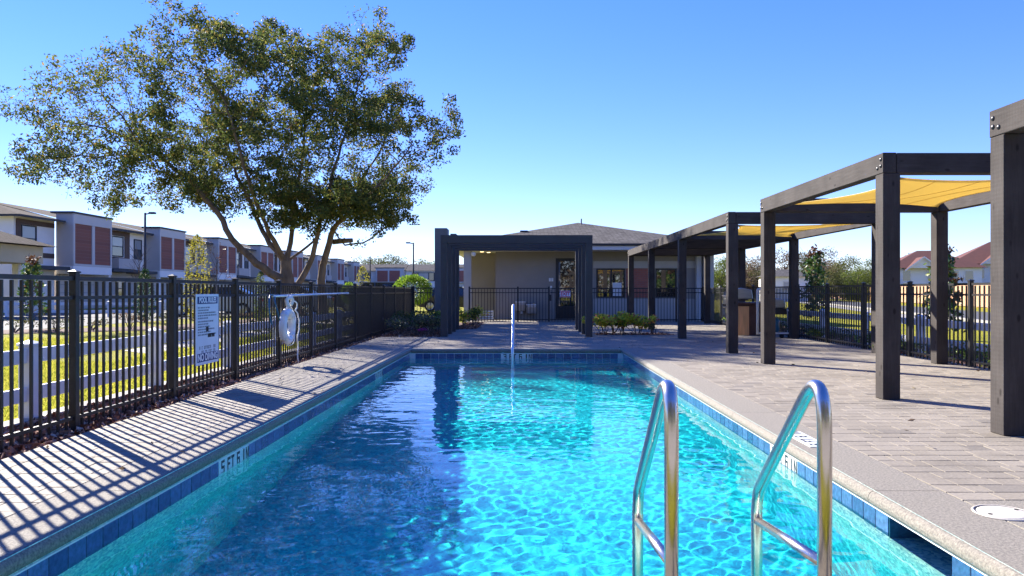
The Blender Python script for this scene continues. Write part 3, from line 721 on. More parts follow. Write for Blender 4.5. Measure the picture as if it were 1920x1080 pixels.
# rescue pole
pol = thing('rescue_pole', 'long pale aluminium rescue pole with a blue hook lying along the fence', 'pole', (-3.70,11.45,1.075))
MB().tube([(0,0,0),(.0,4.85,.03)], .019, 12).build('shaft', 'alu', pol, smooth=True)
MB().tube([(0,4.86,.03),(.0,4.98,.03)], .022, 12).build('grip', 'white_plastic', pol, smooth=True)
MB().tube(smoothpath([(0,.15,.005),(.0,-.12,.02),(.02,-.24,-.07),(.04,-.28,-.22),(.06,-.27,-.38),(.07,-.24,-.42)], .08, 6), .012, 8).build('hook', 'teal', pol, smooth=True)
MB().tube(smoothpath([(0,.12,-.01),(.03,-.02,-.02),(.06,-.08,-.10),(.09,-.06,-.24),(.1,.0,-.36)], .06, 6), .012, 8).build('hook', 'teal', pol, smooth=True)
for y in (.7, 3.9): MB().tube([(-.07,y,-.03),(-.0,y,-.03),(.03,y,-.02),(.03,y,.02)], .006, 6).build('hanger', 'black_metal', pol)

# ------------------------------------------------------------------ white rail fences
VP_ = MB().box((-.065,-.065,0),(.065,.065,.71)).mesh('post','vinyl',bevel=.004)
VC_ = MB().add([(-.075,-.075,0),(.075,-.075,0),(.075,.075,0),(-.075,.075,0),(-.075,-.075,.02),(.075,-.075,.02),(.075,.075,.02),(-.075,.075,.02),(0,0,.055)], [(3,2,1,0),(0,1,5,4),(1,2,6,5),(2,3,7,6),(3,0,4,7),(4,5,8),(5,6,8),(6,7,8),(7,4,8)]).mesh('cap','vinyl')
def rail_fence(label, p0, p1, off=0, span=2.4):
    p0, p1 = Vector((*p0,0)), Vector((*p1,0)); d = p1-p0; L = d.length; rz = math.atan2(d.y, d.x)
    t = thing('rail_fence', label, 'fence', (p0.x,p0.y,-.06), rz); s = 0.
    while s < L+.01:
        po = obj('post', VP_, t, (s,0,0)); obj('cap', VC_, po, (0,0,.71))
        if s+span < L+.01:
            for z in (.20,.55): bx('rail', (s+.066,-.02,z), (s+span-.066,.02,z+.13), 'vinyl', t, bevel=.004)
        s += span
rail_fence('white two-rail fence on the lawn just behind the long black fence', (-4.53,2.28), (-4.53,26.3))
rail_fence('white two-rail fence outside the fence by the road', (7.7,5.2), (7.7,29.3))
rail_fence('white two-rail fence far off beside the parking road', (-26.5,36), (-16.9,36))

# ------------------------------------------------------------------ pergolas and sails
PW = .182; BZ0, BZ1 = 2.40, 2.615
PM = MB().box((-PW/2,-PW/2,0),(PW/2,PW/2,BZ0)).mesh('post','timber',bevel=.006)
BOLT = MB().lathe([(0,.012),(.012,.010),(.02,.004),(.022,0)], (0,0,0), 12).mesh('bolt','black_metal',smooth=True)
PXL, PXR = 3.92, 6.64
def pergola(label, stations, slats=None):
    t = thing('pergola', label, 'pergola', (0,0,0))
    for y in stations:
        for x in (PXL, PXR):
            o = obj('post', PM, t, (x,y,0), rz=rnd.choice([0,math.pi])); 
    y0, y1 = stations[0]-PW/2-.004, stations[-1]+PW/2+.004
    for x in (PXL-PW/2+.066, PXR+PW/2-.066):
        L = y1-y0
        o = cbox('side_beam', (x,(y0+y1)/2,(BZ0+BZ1)/2+.0015), (.215,.14,L), 'timber', t, .005, (R(90),0,0)); 
        o.data = MB().box((-.07,-(BZ1-BZ0)/2,-L/2),(.07,(BZ1-BZ0)/2,L/2)).mesh('side_beam','timber',bevel=.005)
    for y in stations:
        cbox('cross_beam', ((PXL+PXR)/2, y, (BZ0+BZ1)/2), (.12,.12,1), 'timber', t, 0, (0,R(90),0)).data = MB().box((-(BZ1-BZ0)/2+.002,-PW/2,-(PXR-PXL)/2+.052),((BZ1-BZ0)/2-.002,PW/2,(PXR-PXL)/2-.052)).mesh('cross_beam','timber',bevel=.004)
        for dy, dz in ((-.045,.15),(-.045,.08),(.03,.065)):
            for x, sg_ in ((PXL-PW/2-.005,-1),(PXR-PW/2-.02,-1)):
                yy = y+dy if y != stations[-1] else y-dy
                b = obj('bolt', BOLT, t, (x, yy, BZ0+dz)); b.rotation_euler = (0, R(-90), 0)
    if slats:
        y = slats[0]
        while y < slats[1]:
            cbox('slat', ((PXL+PXR)/2, y, 2.50), (.1,.1,1), 'timber', t, 0, (0,R(90),0)).data = SLAT; y += .19
    return t
SLAT = MB().box((-.07,-.02,-(PXR-PXL)/2+.056),(.07,.02,(PXR-PXL)/2-.056)).mesh('slat','timber')
pergola('dark timber pergola beside the ladder, nearest the camera, cut by the frame edge', (2.2,6.18))
pergola('dark timber pergola with a yellow sail, second along the pool', (8.21,12.19))
pergola('long dark timber pergola with slats reaching to the clubhouse', (14.27,18.7,23.1,27.4), (18.9,27.3))
def sail(label, y0, y1, zc, sag, bow=.30):
    x0, x1 = PXL+.10, PXR-.10; n = 22; V = []; 
    for j in range(n+1):
        for i in range(n+1):
            u, v = i/n, j/n
            bx_ = bow*4*v*(1-v); by = bow*4*u*(1-u)
            xx = x0+bx_+(x1-x0-2*bx_)*u; yy = y0+by+(y1-y0-2*by)*v
            z = zc[0]*(1-u)*(1-v)+zc[1]*u*(1-v)+zc[2]*u*v+zc[3]*(1-u)*v-sag*16*u*(1-u)*v*(1-v)+.012*math.sin(9*u+4*v)*math.sin(math.pi*u)*math.sin(math.pi*v)
            V.append((xx,yy,z))
    Q = [(j*(n+1)+i, j*(n+1)+i+1, (j+1)*(n+1)+i+1, (j+1)*(n+1)+i) for j in range(n) for i in range(n)]
    t = thing('shade_sail', label, 'shade sail', (0,0,0))
    o = obj('cloth', npmesh('cloth', V, Q, 'sail', True), t)
    sm = o.modifiers.new('thickness','SOLIDIFY'); sm.thickness = .004
    b = [V[i] for i in range(n+1)]+[V[j*(n+1)+n] for j in range(1,n+1)]+[V[n*(n+1)+i] for i in range(n-1,-1,-1)]+[V[j*(n+1)] for j in range(n-1,0,-1)]
    MB().tube(b, .009, 6, closed=True).build('hem', 'sail', t, smooth=True)
    for i in (6, 11, 16): MB().tube([tuple(Vector(V[j*(n+1)+i])-Vector((0,0,.004))) for j in range(n+1)], .005, 5).build('seam', 'sail', t, smooth=True)
    for (cx, cy_, k) in ((x0,y0,0),(x1,y0,1),(x1,y1,2),(x0,y1,3)):
        sx = -1 if cx == x0 else 1; sy = -1 if cy_ == y0 else 1
        MB().tube([(cx,cy_,zc[k]),(cx+sx*.06,cy_+sy*.08,zc[k]+.01)], .012, 6).build('turnbuckle', 'steel', t)
sail('yellow shade sail under the second pergola', 8.33, 12.07, (2.39,2.44,2.47,2.50), .035, .48)
sail('yellow shade sail under the long pergola', 14.40, 18.57, (2.39,2.44,2.46,2.49), .035, .5)

# ------------------------------------------------------------------ portal and pylons
for i, (y, lb) in enumerate(((19.45,'front dark steel portal frame, nearest the pool'),(20.65,'second dark steel portal frame counted from the pool'),(21.85,'third dark steel portal frame counted from the pool'),(23.05,'rear dark steel portal frame, nearest the clubhouse'))):
    t = thing('portal_frame', lb, 'portal', (0,y,0), group='portal frames over the walk')
    x0, x1, zt, w_ = -2.03, 1.80, 2.565, .17
    bx('post', (x0,-.10,0), (x0+w_,.10,zt-.2), 'portal', t, bevel=.004); bx('post', (x1-w_,-.10,0), (x1,.10,zt-.2), 'portal', t, bevel=.004)
    bx('beam', (x0-.002,-.102,zt-.2), (x1+.002,.102,zt), 'portal', t, bevel=.004)
tag(bx('pylon_wall', (-2.64,23.45,-.06), (-2.26,24.1,3.08), 'pylon', bevel=.008), 'tall grey rendered pylon standing behind the portal frames', 'pylon')
tag(bx('pylon_pier', (-2.25,24.4,-.06), (-2.06,25.2,2.98), 'pylon', bevel=.008), 'narrow grey pier tucked behind the tall pylon', 'pier')
tag(bx('rendered_pier', (1.87,23.3,-.06), (2.0,23.9,2.62), 'offwhite', bevel=.006), 'slim pale pier beside the rear portal frame', 'pier')

# ------------------------------------------------------------------ clubhouse
cl = thing('clubhouse', 'low taupe clubhouse with hipped shingle roof behind the portal', 'building')
WY = 31.5
def wall_open(name, x0, x1, z0, z1, y, th, ops, mat, parent):
    """wall in the XZ plane with openings and reveals"""
    xs = sorted({x0,x1,*[o[0] for o in ops],*[o[1] for o in ops]}); zs = sorted({z0,z1,*[o[2] for o in ops],*[o[3] for o in ops]}); b = MB()
    for xa, xb in zip(xs[:-1], xs[1:]):
        for za, zb in zip(zs[:-1], zs[1:]):
            cx, cz = (xa+xb)/2, (za+zb)/2
            if any(o[0] < cx < o[1] and o[2] < cz < o[3] for o in ops): continue
            b.add([(xa,y,za),(xb,y,za),(xb,y,zb),(xa,y,zb)], [(0,1,2,3)]); b.add([(xa,y+th,za),(xb,y+th,za),(xb,y+th,zb),(xa,y+th,zb)], [(3,2,1,0)])
    for (a,c,e,f) in ops:
        b.add([(a,y,e),(c,y,e),(c,y+th,e),(a,y+th,e),(a,y,f),(c,y,f),(c,y+th,f),(a,y+th,f)], [(0,1,2,3),(7,6,5,4),(0,3,7,4),(2,1,5,6)])
    for x in (x0, x1): b.add([(x,y,z0),(x,y+th,z0),(x,y+th,z1),(x,y,z1)], [(0,1,2,3)])
    b.add([(x0,y,z1),(x1,y,z1),(x1,y+th,z1),(x0,y+th,z1)], [(0,1,2,3)])
    return obj(name, b.mesh(name, mat, fix=False), parent)
kx = WY/F
W1, W2, DR = ((1118-VX)*kx,(1172-VX)*kx,.88,2.08), ((1229-VX)*kx,(1269-VX)*kx,.88,2.08), ((1042-VX)*kx,(1092-VX)*kx,0.02,2.50)
wall_open('wall', -1.05, 7.75, -.06, 2.80, WY, .25, [W1,W2,DR], 'taupe', cl)
bx('plinth', (W1[0]-.12,WY-.03,-.05), (7.75,WY-.003,.84), 'taupe_light', cl)
bx('wall_band', (W1[0]-.12,WY-.025,2.10), (7.75,WY-.003,2.38), 'taupe_light', cl)
bp_ = bx('brick_panel', (W1[1]+.03,WY-.02,.88), (W2[0]-.03,WY-.003,2.08), 'brick_y', cl)
def window(o, y, parent, mull=()):
    a,c,e,f = o; w_ = .055
    t = MB().box((a,y,e),(a+w_,y+.08,f)).box((c-w_,y,e),(c,y+.08,f)).box((a+w_,y,e),(c-w_,y+.08,e+w_)).box((a+w_,y,f-w_),(c-w_,y+.08,f))
    for m_ in mull: t.box((m_-.03,y+.002,e+w_),(m_+.03,y+.078,f-w_))
    fr = t.build('window', 'bronze', parent)
    edges = [a+w_]+[q for m_ in mull for q in (m_-.03, m_+.03)]+[c-w_]
    for xa, xb in zip(edges[::2], edges[1::2]): bx('pane', (xa,y+.045,e+w_), (xb,y+.053,f-w_), 'window', fr)
window(W1, WY+.05, cl, (W1[0]+.62,)); window(W2, WY+.05, cl, ())
bx('notice', (W1[0]+.68,WY+.088,.95), (W1[0]+1.05,WY+.093,1.5), 'white_plastic', cl)
dr = MB().box((DR[0],WY-.02,.02),(DR[0]+.12,WY+.12,2.5)).box((DR[1]-.12,WY-.02,.02),(DR[1],WY+.12,2.5)).box((DR[0]+.12,WY-.02,2.38),(DR[1]-.12,WY+.12,2.5)).box((DR[0]+.12,WY,.02),(DR[1]-.12,WY+.06,.55)).build('door', 'bronze', cl)
bx('pane', (DR[0]+.12,WY+.02,.55), (DR[1]-.12,WY+.035,2.38), 'window', dr)
bx('handle', (DR[0]+.17,WY-.06,.9), (DR[0]+.2,WY-.002,1.35), 'steel', dr)
# porch on the left: front column, back wall, side wall, ceiling
bx('column', (-2.27,30.35,-.06), (-1.98,30.75,2.76), 'taupe_light', cl, bevel=.006)
bx('porch_wall', (-1.05,WY+.26,-.06), (-.8,32.6,2.8), 'taupe', cl); bx('porch_back_wall', (-2.3,32.6,-.06), (-.8,32.85,2.8), 'taupe', cl)
bx('porch_side_wall', (-2.3,32.851,-.06), (-2.08,46,2.8), 'taupe', cl)
bx('corner_column', (7.15,WY-.25,-.06), (7.35,WY-.01,2.76), 'offwhite', cl, bevel=.006); bx('corner_pier', (7.40,WY-.45,-.06), (7.80,WY-.012,2.76), 'taupe_light', cl, bevel=.006)
bx('side_wall', (7.5,WY+.26,-.06), (7.75,46,2.8), 'taupe', cl)
bx('soffit', (-2.75,30.1,2.765), (8.15,46.5,2.80), 'offwhite', cl)
fa = MB().box((-2.8,30.05,2.77),(8.2,30.1,2.98)).box((-2.8,30.1,2.77),(-2.75,46.5,2.98)).box((8.15,30.1,2.77),(8.2,46.5,2.98)); fa.build('fascia', 'offwhite', cl)
bx('gutter', (-2.86,29.98,2.93), (8.26,30.045,3.02), 'bronze', cl, bevel=.01)
rf = MB(); ex0, ex1, ey0, ey1 = -2.86, 8.26, 29.98, 47; rx = (ex0+ex1)/2; rz_, ryy = 4.40, 36.4
rf.add([(ex0,ey0,3.0),(ex1,ey0,3.0),(ex1,ey1,3.0),(ex0,ey1,3.0),(rx,ryy,rz_),(rx,ey1-5,rz_)], [(0,1,4),(1,2,5,4),(2,3,5),(3,0,4,5),(3,2,1,0)])
roof = rf.build('roof', 'shingle', cl)
MB().tube([(rx+.1,ryy-.7,4.2),(rx+.1,ryy-.7,4.52)], .035, 8).build('vent_pipe', 'concrete', roof)
bx('vent', (-.05,33.2,3.55), (.30,33.5,3.78), 'bronze', roof, bevel=.02)
for x in (-1.6,-1.35):
    MB().lathe([(0,0),(.07,0),(.075,.012)], (x,31.4+abs(x+1.6)*2,2.752), 14).build('ceiling_light', 'lamp_lit', cl)
MB().lathe([(0,-.1),(.06,-.09),(.09,-.05),(.1,0),(.09,.05),(.06,.08),(0,.09)], (-1.88,30.30,2.62), 14).build('globe_light', 'white_plastic', cl, smooth=True)
for (x,z) in ((1.18,1.62),(1.28,1.62),(1.23,1.3)): bx('switch_box', (x-.04,WY-.05,z-.07), (x+.04,WY-.003,z+.07), 'white_plastic', cl, bevel=.006)
sb = thing('sun_stripe_bars', 'low bench-shaped white bars standing for sun stripes at the porch behind the fence', 'bench', (-1.42,29.9,-.05))  # bars added in place of sunlight stripes on the porch
for i in range(4): bx('slat', (-.36,-.02-.09*(i == 3),.08+.1*i), (.36,.02,.14+.1*i), 'white_plastic', sb, bevel=.004)
for x in (-.33,.33): bx('leg', (x-.02,.022,0), (x+.02,.07,.44), 'white_plastic', sb)
# drinking fountains
for x, z, lb in ((-.03,.55,'taller wall-hung steel drinking fountain, the higher of the pair'),(.42,.44,'lower wall-hung steel drinking fountain of the pair')):
    t = thing('drinking_fountain', lb, 'fountain', (x,WY-.003,z), group='drinking fountains on the clubhouse wall')
    MB().prism([(0,-.20),(-.24,-.20),(-.40,.06),(-.40,.14),(0,.14)], 'x', -.2, .2).build('cabinet', 'taupe_light', t, bevel=.01)
    bx('basin', (-.21,-.42,.142), (.21,0,.18), 'white_plastic', t, bevel=.012)
    MB().tube(smoothpath([(.1,-.2,.17),(.1,-.2,.25),(.1,-.28,.25)], .02), .012, 8).build('spout', 'steel', t)
MB().lathe([(0,-.06),(.06,-.06),(.06,.04),(0,.04)], (.05,-.2,-.26), 12).build('drain_cup', 'taupe_light', [o for o in bpy.data.objects if o.name.startswith('drinking_fountain')][0])

# ------------------------------------------------------------------ barbecue corner
bq = thing('barbecue_island', 'built-in steel gas grill on a brown island with an orange timber end', 'barbecue', (0,0,0))
bx('cabinet', (5.60,20.0,0), (6.55,21.0,.80), 'counter', bq, bevel=.008); bx('end_panel', (5.63,19.93,.0), (5.92,19.995,.76), 'orange_wood', bq, bevel=.006)
bx('counter_top', (5.52,19.88,.802), (6.62,21.05,.86), 'counter', bq, bevel=.006)
bx('grill_body', (5.50,20.05,.70), (5.598,20.95,.95), 'brushed', bq, bevel=.01)
hp = [(5.50,.95),(5.53,1.13),(5.62,1.21),(5.80,1.235),(6.02,1.19),(6.06,.95),]
MB().prism(hp, 'y', 20.05, 20.95).build('hood', 'brushed', bq, bevel=.012)
MB().tube([(5.46,20.15,1.03),(5.46,20.85,1.03)], .014, 8).build('hood_handle', 'steel', bq)
for y in (20.2,20.4,20.6,20.8): MB().tube([(5.499,y,.78),(5.46,y,.78)], .025, 10).build('knob', 'black_metal', bq)
fr = thing('pipe_stand', 'white pipe stand upright beside the built-in grill', 'stand', (0,0,0))
MB().tube(smoothpath([(6.02,19.55,.05),(6.02,19.55,1.20),(6.25,19.6,1.22)], .05), .035, 10).build('upright', 'white_plastic', fr, smooth=True)
MB().tube([(6.02,19.55,.08),(6.38,19.55,.06)], .03, 8).build('foot', 'white_plastic', fr); MB().tube([(6.1,19.5,.30),(6.5,19.5,.30)], .02, 8).build('crossbar', 'white_plastic', fr)
gc = thing('grill_cart', 'small black gas grill on a wheeled cart with a blue tank', 'grill', (6.28,18.98,0))
MB().prism([(-.22,.74),(.2,.74),(.2,.84),(.14,.95),(-.12,.98),(-.22,.86)], 'y', -.2, .2).build('lid', 'brushed', gc, bevel=.015)
bx('firebox', (-.24,-.2,.58), (.22,.2,.735), 'black_metal', gc, bevel=.01); bx('side_shelf', (.23,-.18,.66), (.52,.18,.69), 'white_plastic', gc, bevel=.005)
for x in (-.2,.50):
    for y in (-.15,.15): MB().tube([(x,y,.08),(x,y,.655 if x > 0 else .58)], .014, 8).build('leg', 'white_plastic', gc)
bx('bottom_shelf', (-.22,-.17,.10), (.52,.17,.12), 'white_plastic', gc)
MB().lathe([(0,.13),(.13,.14),(.15,.2),(.15,.42),(.11,.5),(.04,.52),(.04,.56),(0,.56)], (-.05,0,0), 16).build('gas_tank', 'teal', gc, smooth=True)
for x in (-.2,.1,.3,.50): MB().tube([(x,-.19,.05),(x,-.15,.05)], .05, 12).build('wheel', 'rubber', gc)

# ------------------------------------------------------------------ vegetation
def unit(g, n):
    v = g.normal(size=(n,3)); return v/np.linalg.norm(v,axis=1)[:,None]
def leaves_mesh(name, P, size, mat, seed=0, ratio=.5, flat=0., curl=.18):
    """one small folded leaf per point"""
    g = np.random.default_rng(seed); n = len(P); P = np.asarray(P, float)
    a = unit(g, n); a[:,2] *= (1-flat); a /= np.linalg.norm(a,axis=1)[:,None]
    b = np.cross(a, unit(g, n)); b /= np.linalg.norm(b,axis=1)[:,None]; c = np.cross(a,b)
    s = (np.asarray(size)*g.uniform(.65,1.35,n))[:,None]
    V = np.stack([P-a*s*.5, P+b*s*ratio*.5+c*s*curl*.5, P+a*s*.5+c*s*curl*.6, P-b*s*ratio*.5+c*s*curl*.5], 1).reshape(-1,3)
    return npmesh(name, V, np.arange(4*n).reshape(-1,4), mat)
def branch_mesh(name, edges, mat):
    V = []; Q = []
    for (p, q, r0, r1) in edges:
        p, q = Vector(p), Vector(q); t = (q-p)
        if t.length < 1e-6: continue
        t.normalize(); u = t.orthogonal().normalized(); w = t.cross(u); n = 9 if r0 > .08 else (6 if r0 > .03 else 4); b = len(V); q2 = q+t*r1*.4
        for c, r in ((p,r0),(q2,r1)):
            for k in range(n): a = 2*math.pi*k/n; V.append(tuple(c+(u*math.cos(a)+w*math.sin(a))*r))
        for k in range(n): Q.append((b+k, b+(k+1)%n, b+n+(k+1)%n, b+n+k))
    return npmesh(name, V, Q, mat, True)

# --- the big oak, grown into the crown's volume
def inside(poly, x, y):
    c = False; j = len(poly)-1
    for i in range(len(poly)):
        xi, yi = poly[i]; xj, yj = poly[j]
        if (yi > y) != (yj > y) and x < (xj-xi)*(y-yi)/(yj-yi)+xi: c = not c
        j = i
    return c
OD = 30.
def ow(x, y, dy=0): return Vector(((x-VX)/F*OD, OD+dy, H-(y-VY)/F*OD))
outline = [(8,205),(48,172),(110,142),(185,135),(222,100),(300,98),(325,45),(368,12),(398,30),(420,68),(500,42),(560,48),(600,85),(655,58),(695,45),(762,68),(778,112),(748,165),(770,205),(850,208),(858,238),(826,275),(848,292),(818,330),(800,385),(762,415),(735,440),(690,425),(640,415),(585,430),(520,415),(455,395),(400,375),(340,388),(280,372),(245,385),(195,425),(165,395),(125,385),(95,330),(58,295),(118,285),(70,240)]
def edge_d(x, y):
    m = 1e9
    for i in range(len(outline)):
        ax, ay = outline[i-1]; bx_, by = outline[i]; dx, dy = bx_-ax, by-ay
        t = max(0, min(1, ((x-ax)*dx+(y-ay)*dy)/(dx*dx+dy*dy))); m = min(m, math.hypot(x-ax-t*dx, y-ay-t*dy))
    return m
r3 = random.Random(23)
centers = []
while len(centers) < 310:
    x, y = r3.uniform(0,865), r3.uniform(5,450)
    if not inside(outline, x, y): continue
    d = edge_d(x, y); hx = min(5.2, .5+.055*d)
    dy = r3.uniform(-1,1)*hx
    p = (x, y, dy)
    if all((p[0]-q[0])**2+(p[1]-q[1])**2+((p[2]-q[2])*48)**2 > 42**2 for q in centers): centers.append(p)
    elif r3.random() < .012: centers.append(p)
for _ in range(60):
    x, y = r3.uniform(330,770), r3.uniform(330,430)
    if inside(outline, x, y): centers.append((x, y, r3.uniform(-2.6,2.6)))
att = []
for x, y, dy in centers:
    sg_ = r3.uniform(11,25)
    for _ in range(int(sg_*.95)):
        xx, yy = r3.gauss(x,sg_), r3.gauss(y,sg_*.8)
        if inside(outline, xx, yy) or edge_d(xx,yy) < 8: att.append(ow(xx, yy, dy+r3.gauss(0,sg_/48)))
limbs = [
 (-1,0,[(548,620,0),(542,560,0),(538,525,0),(536,492,0)]),
 (0,2,[(511,513,-.2),(489,495,-.5),(466,470,-.7),(451,451,-.9),(429,404,-1.1),(380,345,-1.2),(320,300,-1.0),(250,265,-.6)]),
 (0,3,[(515,470,.3),(497,455,.5),(474,422,.9),(440,360,1.4),(400,290,1.9),(370,220,2.2)]),
 (0,3,[(528,468,-.4),(518,440,-.9),(508,395,-1.5),(495,330,-2.2),(480,250,-2.6)]),
 (0,3,[(542,455,.2),(545,420,.3),(548,370,.4),(560,300,.5),(565,210,.6),(560,130,.5)]),
 (0,3,[(556,470,.6),(573,451,1.0),(590,410,1.8),(610,340,2.6)]),
 (0,1,[(556,535,.1),(570,510,.2),(585,480,.1),(600,435,-.2),(612,390,-.5),(640,310,-.8),(665,220,-.6),(680,130,-.2)]),
 (-1,0,[(603,620,.5),(598,560,.5),(596,525,.5),(599,498,.5)]),
 (7,3,[(606,478,.4),(614,455,.3),(624,429,.1),(645,415,-.4),(690,385,-1.2),(740,345,-1.8),(785,290,-2.0)]),
 (8,2,[(640,458,.6),(673,453,.8),(690,443,.9),(704,429,1.0),(750,400,1.3)]),
 (8,3,[(632,390,.8),(650,340,1.6),(690,270,2.2),(720,200,2.3)]),
]
nodes = []; par = []
limb_idx = []
for (src, at, pts) in limbs:
    ids = []; prev = -1 if src < 0 else limb_idx[src][min(at, len(limb_idx[src])-1)]
    if src >= 0 and at < 4 and src in (0,7): prev = limb_idx[src][[0,len(limb_idx[src])//3,2*len(limb_idx[src])//3,len(limb_idx[src])-1][at]]
    elif src == 8: prev = limb_idx[8][at]
    for (x,y,dy) in pts:
        p = ow(x,y,dy); 
        if prev >= 0:
            a = nodes[prev]; k = max(1, int((p-a).length/.3))
            for i in range(1, k+1):
                q = a.lerp(p, i/k)
                if i < k: q = q+Vector((r3.gauss(0,.02),r3.gauss(0,.03),r3.gauss(0,.02)))
                nodes.append(q); par.append(prev); prev = len(nodes)-1
        else: nodes.append(p); par.append(-1); prev = len(nodes)-1
        ids.append(prev)
    limb_idx.append(ids)
A = np.array([tuple(a) for a in att]); alive = np.ones(len(A), bool)
N = np.array([tuple(p) for p in nodes]); ok = N[:,2] > 2.6
near_i = np.full(len(A), -1); near_d = np.full(len(A), 1e9)
def upd(ids):
    for s0 in range(0, len(ids), 400):
        ii = np.array(ids[s0:s0+400]); D = np.linalg.norm(A[:,None,:]-np.array([tuple(nodes[i]) for i in ii])[None], axis=2)
        j = D.argmin(1); d = D[np.arange(len(A)), j]; m = d < near_d; near_d[m] = d[m]; near_i[m] = ii[j[m]]
upd([i for i in range(len(nodes)) if ok[i]])
STEP = .24
grid = set()
for it in range(70):
    act = alive & (near_d < 4.5)
    if not act.any(): break
    idx_ = np.where(act)[0]; new = []
    acc = {}
    for i in idx_:
        k = near_i[i]; v = A[i]-np.array(nodes[k]); v /= (np.linalg.norm(v)+1e-9); acc.setdefault(k, np.zeros(3)); acc[k] += v
    for k, v in acc.items():
        l = np.linalg.norm(v)
        if l < 1e-3: continue
        v = v/l+np.array([r3.gauss(0,.14), r3.gauss(0,.14), r3.gauss(0,.12)]); v /= np.linalg.norm(v)
        q = Vector(tuple(np.array(nodes[k])+v*STEP)); cell = (round(q.x/.13), round(q.y/.13), round(q.z/.13))
        if cell in grid: alive[idx_[near_i[idx_] == k]] = False; continue
        grid.add(cell); nodes.append(q); par.append(int(k)); new.append(len(nodes)-1)
    if not new: break
    upd(new); alive &= near_d > .30
nn = len(nodes); area = np.zeros(nn); kids = [0]*nn
for i in range(nn-1, -1, -1):
    if kids[i] == 0: area[i] = .0055**2.15
    if par[i] >= 0: area[par[i]] += area[i]; kids[par[i]] += 1
rad = area**(1/2.15)
scale_r = .34/max(rad[limb_idx[0][0]], 1e-6)
rad = np.maximum(.005, rad*scale_r*np.clip((rad*scale_r/.05)**.12, .5, 1))
plen = np.zeros(nn)
for i in range(nn):
    if par[i] >= 0: plen[i] = plen[par[i]]+(nodes[i]-nodes[par[i]]).length
rad = np.maximum(.005, rad*np.interp(plen, [0,2.2,4.5,8,13], [1,.84,.56,.42,.38]))
z0 = np.array([p.z for p in nodes]); rad *= 1+.5*np.exp(-np.maximum(z0,0)/.5)*(rad > .1)
edges = [(nodes[par[i]], nodes[i], min(rad[par[i]], rad[i]*1.35), rad[i]) for i in range(nn) if par[i] >= 0]
oak = thing('oak_tree', 'large spreading live oak beyond the long black fence', 'tree', (0,0,0))
obj('trunk', branch_mesh('trunk', edges, 'bark'), oak)
MB().tube([ow(618,452,.5), ow(640,450,.5), ow(656,449,.5)], [.11,.1,.085], 9).build('broken_limb', 'bark', oak, smooth=True)
tw = [i for i in range(nn) if rad[i] < .036 and z0[i] > 3.0]
LP = []; g = np.random.default_rng(5)
for i in tw:
    nz = noise.noise(nodes[i]*.42)+.7*noise.noise(nodes[i]*1.1+Vector((9,2,4)))
    dens = min(2.5, max(.08, 1.1+2.5*nz+.5*max(0, min(1, (6.2-nodes[i].z)/2))))
    dens *= float(np.interp(VX+nodes[i].x*F/nodes[i].y, [0,230,420,860], [.5,.68,1.0,1.15]))
    k = g.poisson((46 if kids[i] == 0 else 14)*dens)
    if k: LP.append(np.array(nodes[i])+np.clip(g.normal(size=(k,3)),-1.5,1.5)*np.array([.15,.15,.12]))
LP = np.concatenate(LP)
print('oak nodes', nn, 'leaves', len(LP))
obj('crown', leaves_mesh('crown', LP, np.full(len(LP), .118), 'oak_leaf', 3, .5), oak)

# --- small plants
def blob_points(g, blobs, per, shell=.55):
    out = []
    for (c, r) in blobs:
        n = int(per*r[0]*r[2]*4+12); u = unit(g, n); rr = (shell+(1-shell)*g.uniform(0,1,n)**.6)[:,None]; out.append(np.array(c)+u*rr*np.array(r)*(1+.12*g.normal(size=(n,1))))
    return np.concatenate(out)
def stems(g, base, tops, r=.012):
    e = []
    for t in tops:
        b = Vector(base)+Vector((g.normal()*.03, g.normal()*.03, 0)); m = b.lerp(Vector(t), .5)+Vector((g.normal()*.04, g.normal()*.04, .04)); e += [(b, m, r, r*.75), (m, Vector(t), r*.75, r*.4)]
    return e
def shrub(name, label, loc, w, h, mat, leaf=.06, n=700, seed=1, group=None, cat='shrub', stem_h=.12, extra=None):
    g = np.random.default_rng(seed); t = thing(name, label, cat, loc, 0, group)
    bl = [((g.normal()*w*.22, g.normal()*w*.2, stem_h+(h-stem_h)*g.uniform(.3,.75)), (w*g.uniform(.22,.36), w*g.uniform(.22,.34), (h-stem_h)*g.uniform(.2,.34))) for _ in range(7)]
    P = blob_points(g, bl, n/ (7*w*h*.35), .3); P[:,2] = np.abs(P[:,2]-.03)+.03
    obj('foliage', leaves_mesh('foliage', P, np.full(len(P), leaf), mat, seed, .42), t)
    if extra:
        q = P[g.choice(len(P), max(20, len(P)//14))]; q[:,2] += .03; obj('flower', leaves_mesh('flower', q, np.full(len(q), leaf*.8), extra, seed+5, .7), t)
    obj('stem', branch_mesh('stem', stems(g, (0,0,-.05), [b[0] for b in bl]), 'far_bark'), t)
    return t
# croton bed right of the portal
shrub('croton', 'yellow and green croton shrub touching the portal leg', (2.25,20.5,-.01), .80, .60, 'croton_leaf', .10, 800, 1)
shrub('croton', 'croton shrub with red and yellow leaves, middle of its bed', (2.72,20.55,-.01), .66, .64, 'croton_leaf', .10, 720, 2)
shrub('croton', 'brightest yellow croton shrub in the bed by the portal', (3.12,20.5,-.01), .68, .58, 'croton_leaf', .105, 720, 3)
shrub('leafy_shrub', 'dark green shrub behind the crotons', (2.5,20.8,-.01), .7, .42, 'juniper_leaf', .07, 420, 4)
shrub('leafy_shrub', 'thin small shrub at the pergola end of the croton bed', (3.52,20.45,-.01), .5, .48, 'olive_leaf', .05, 190, 5)
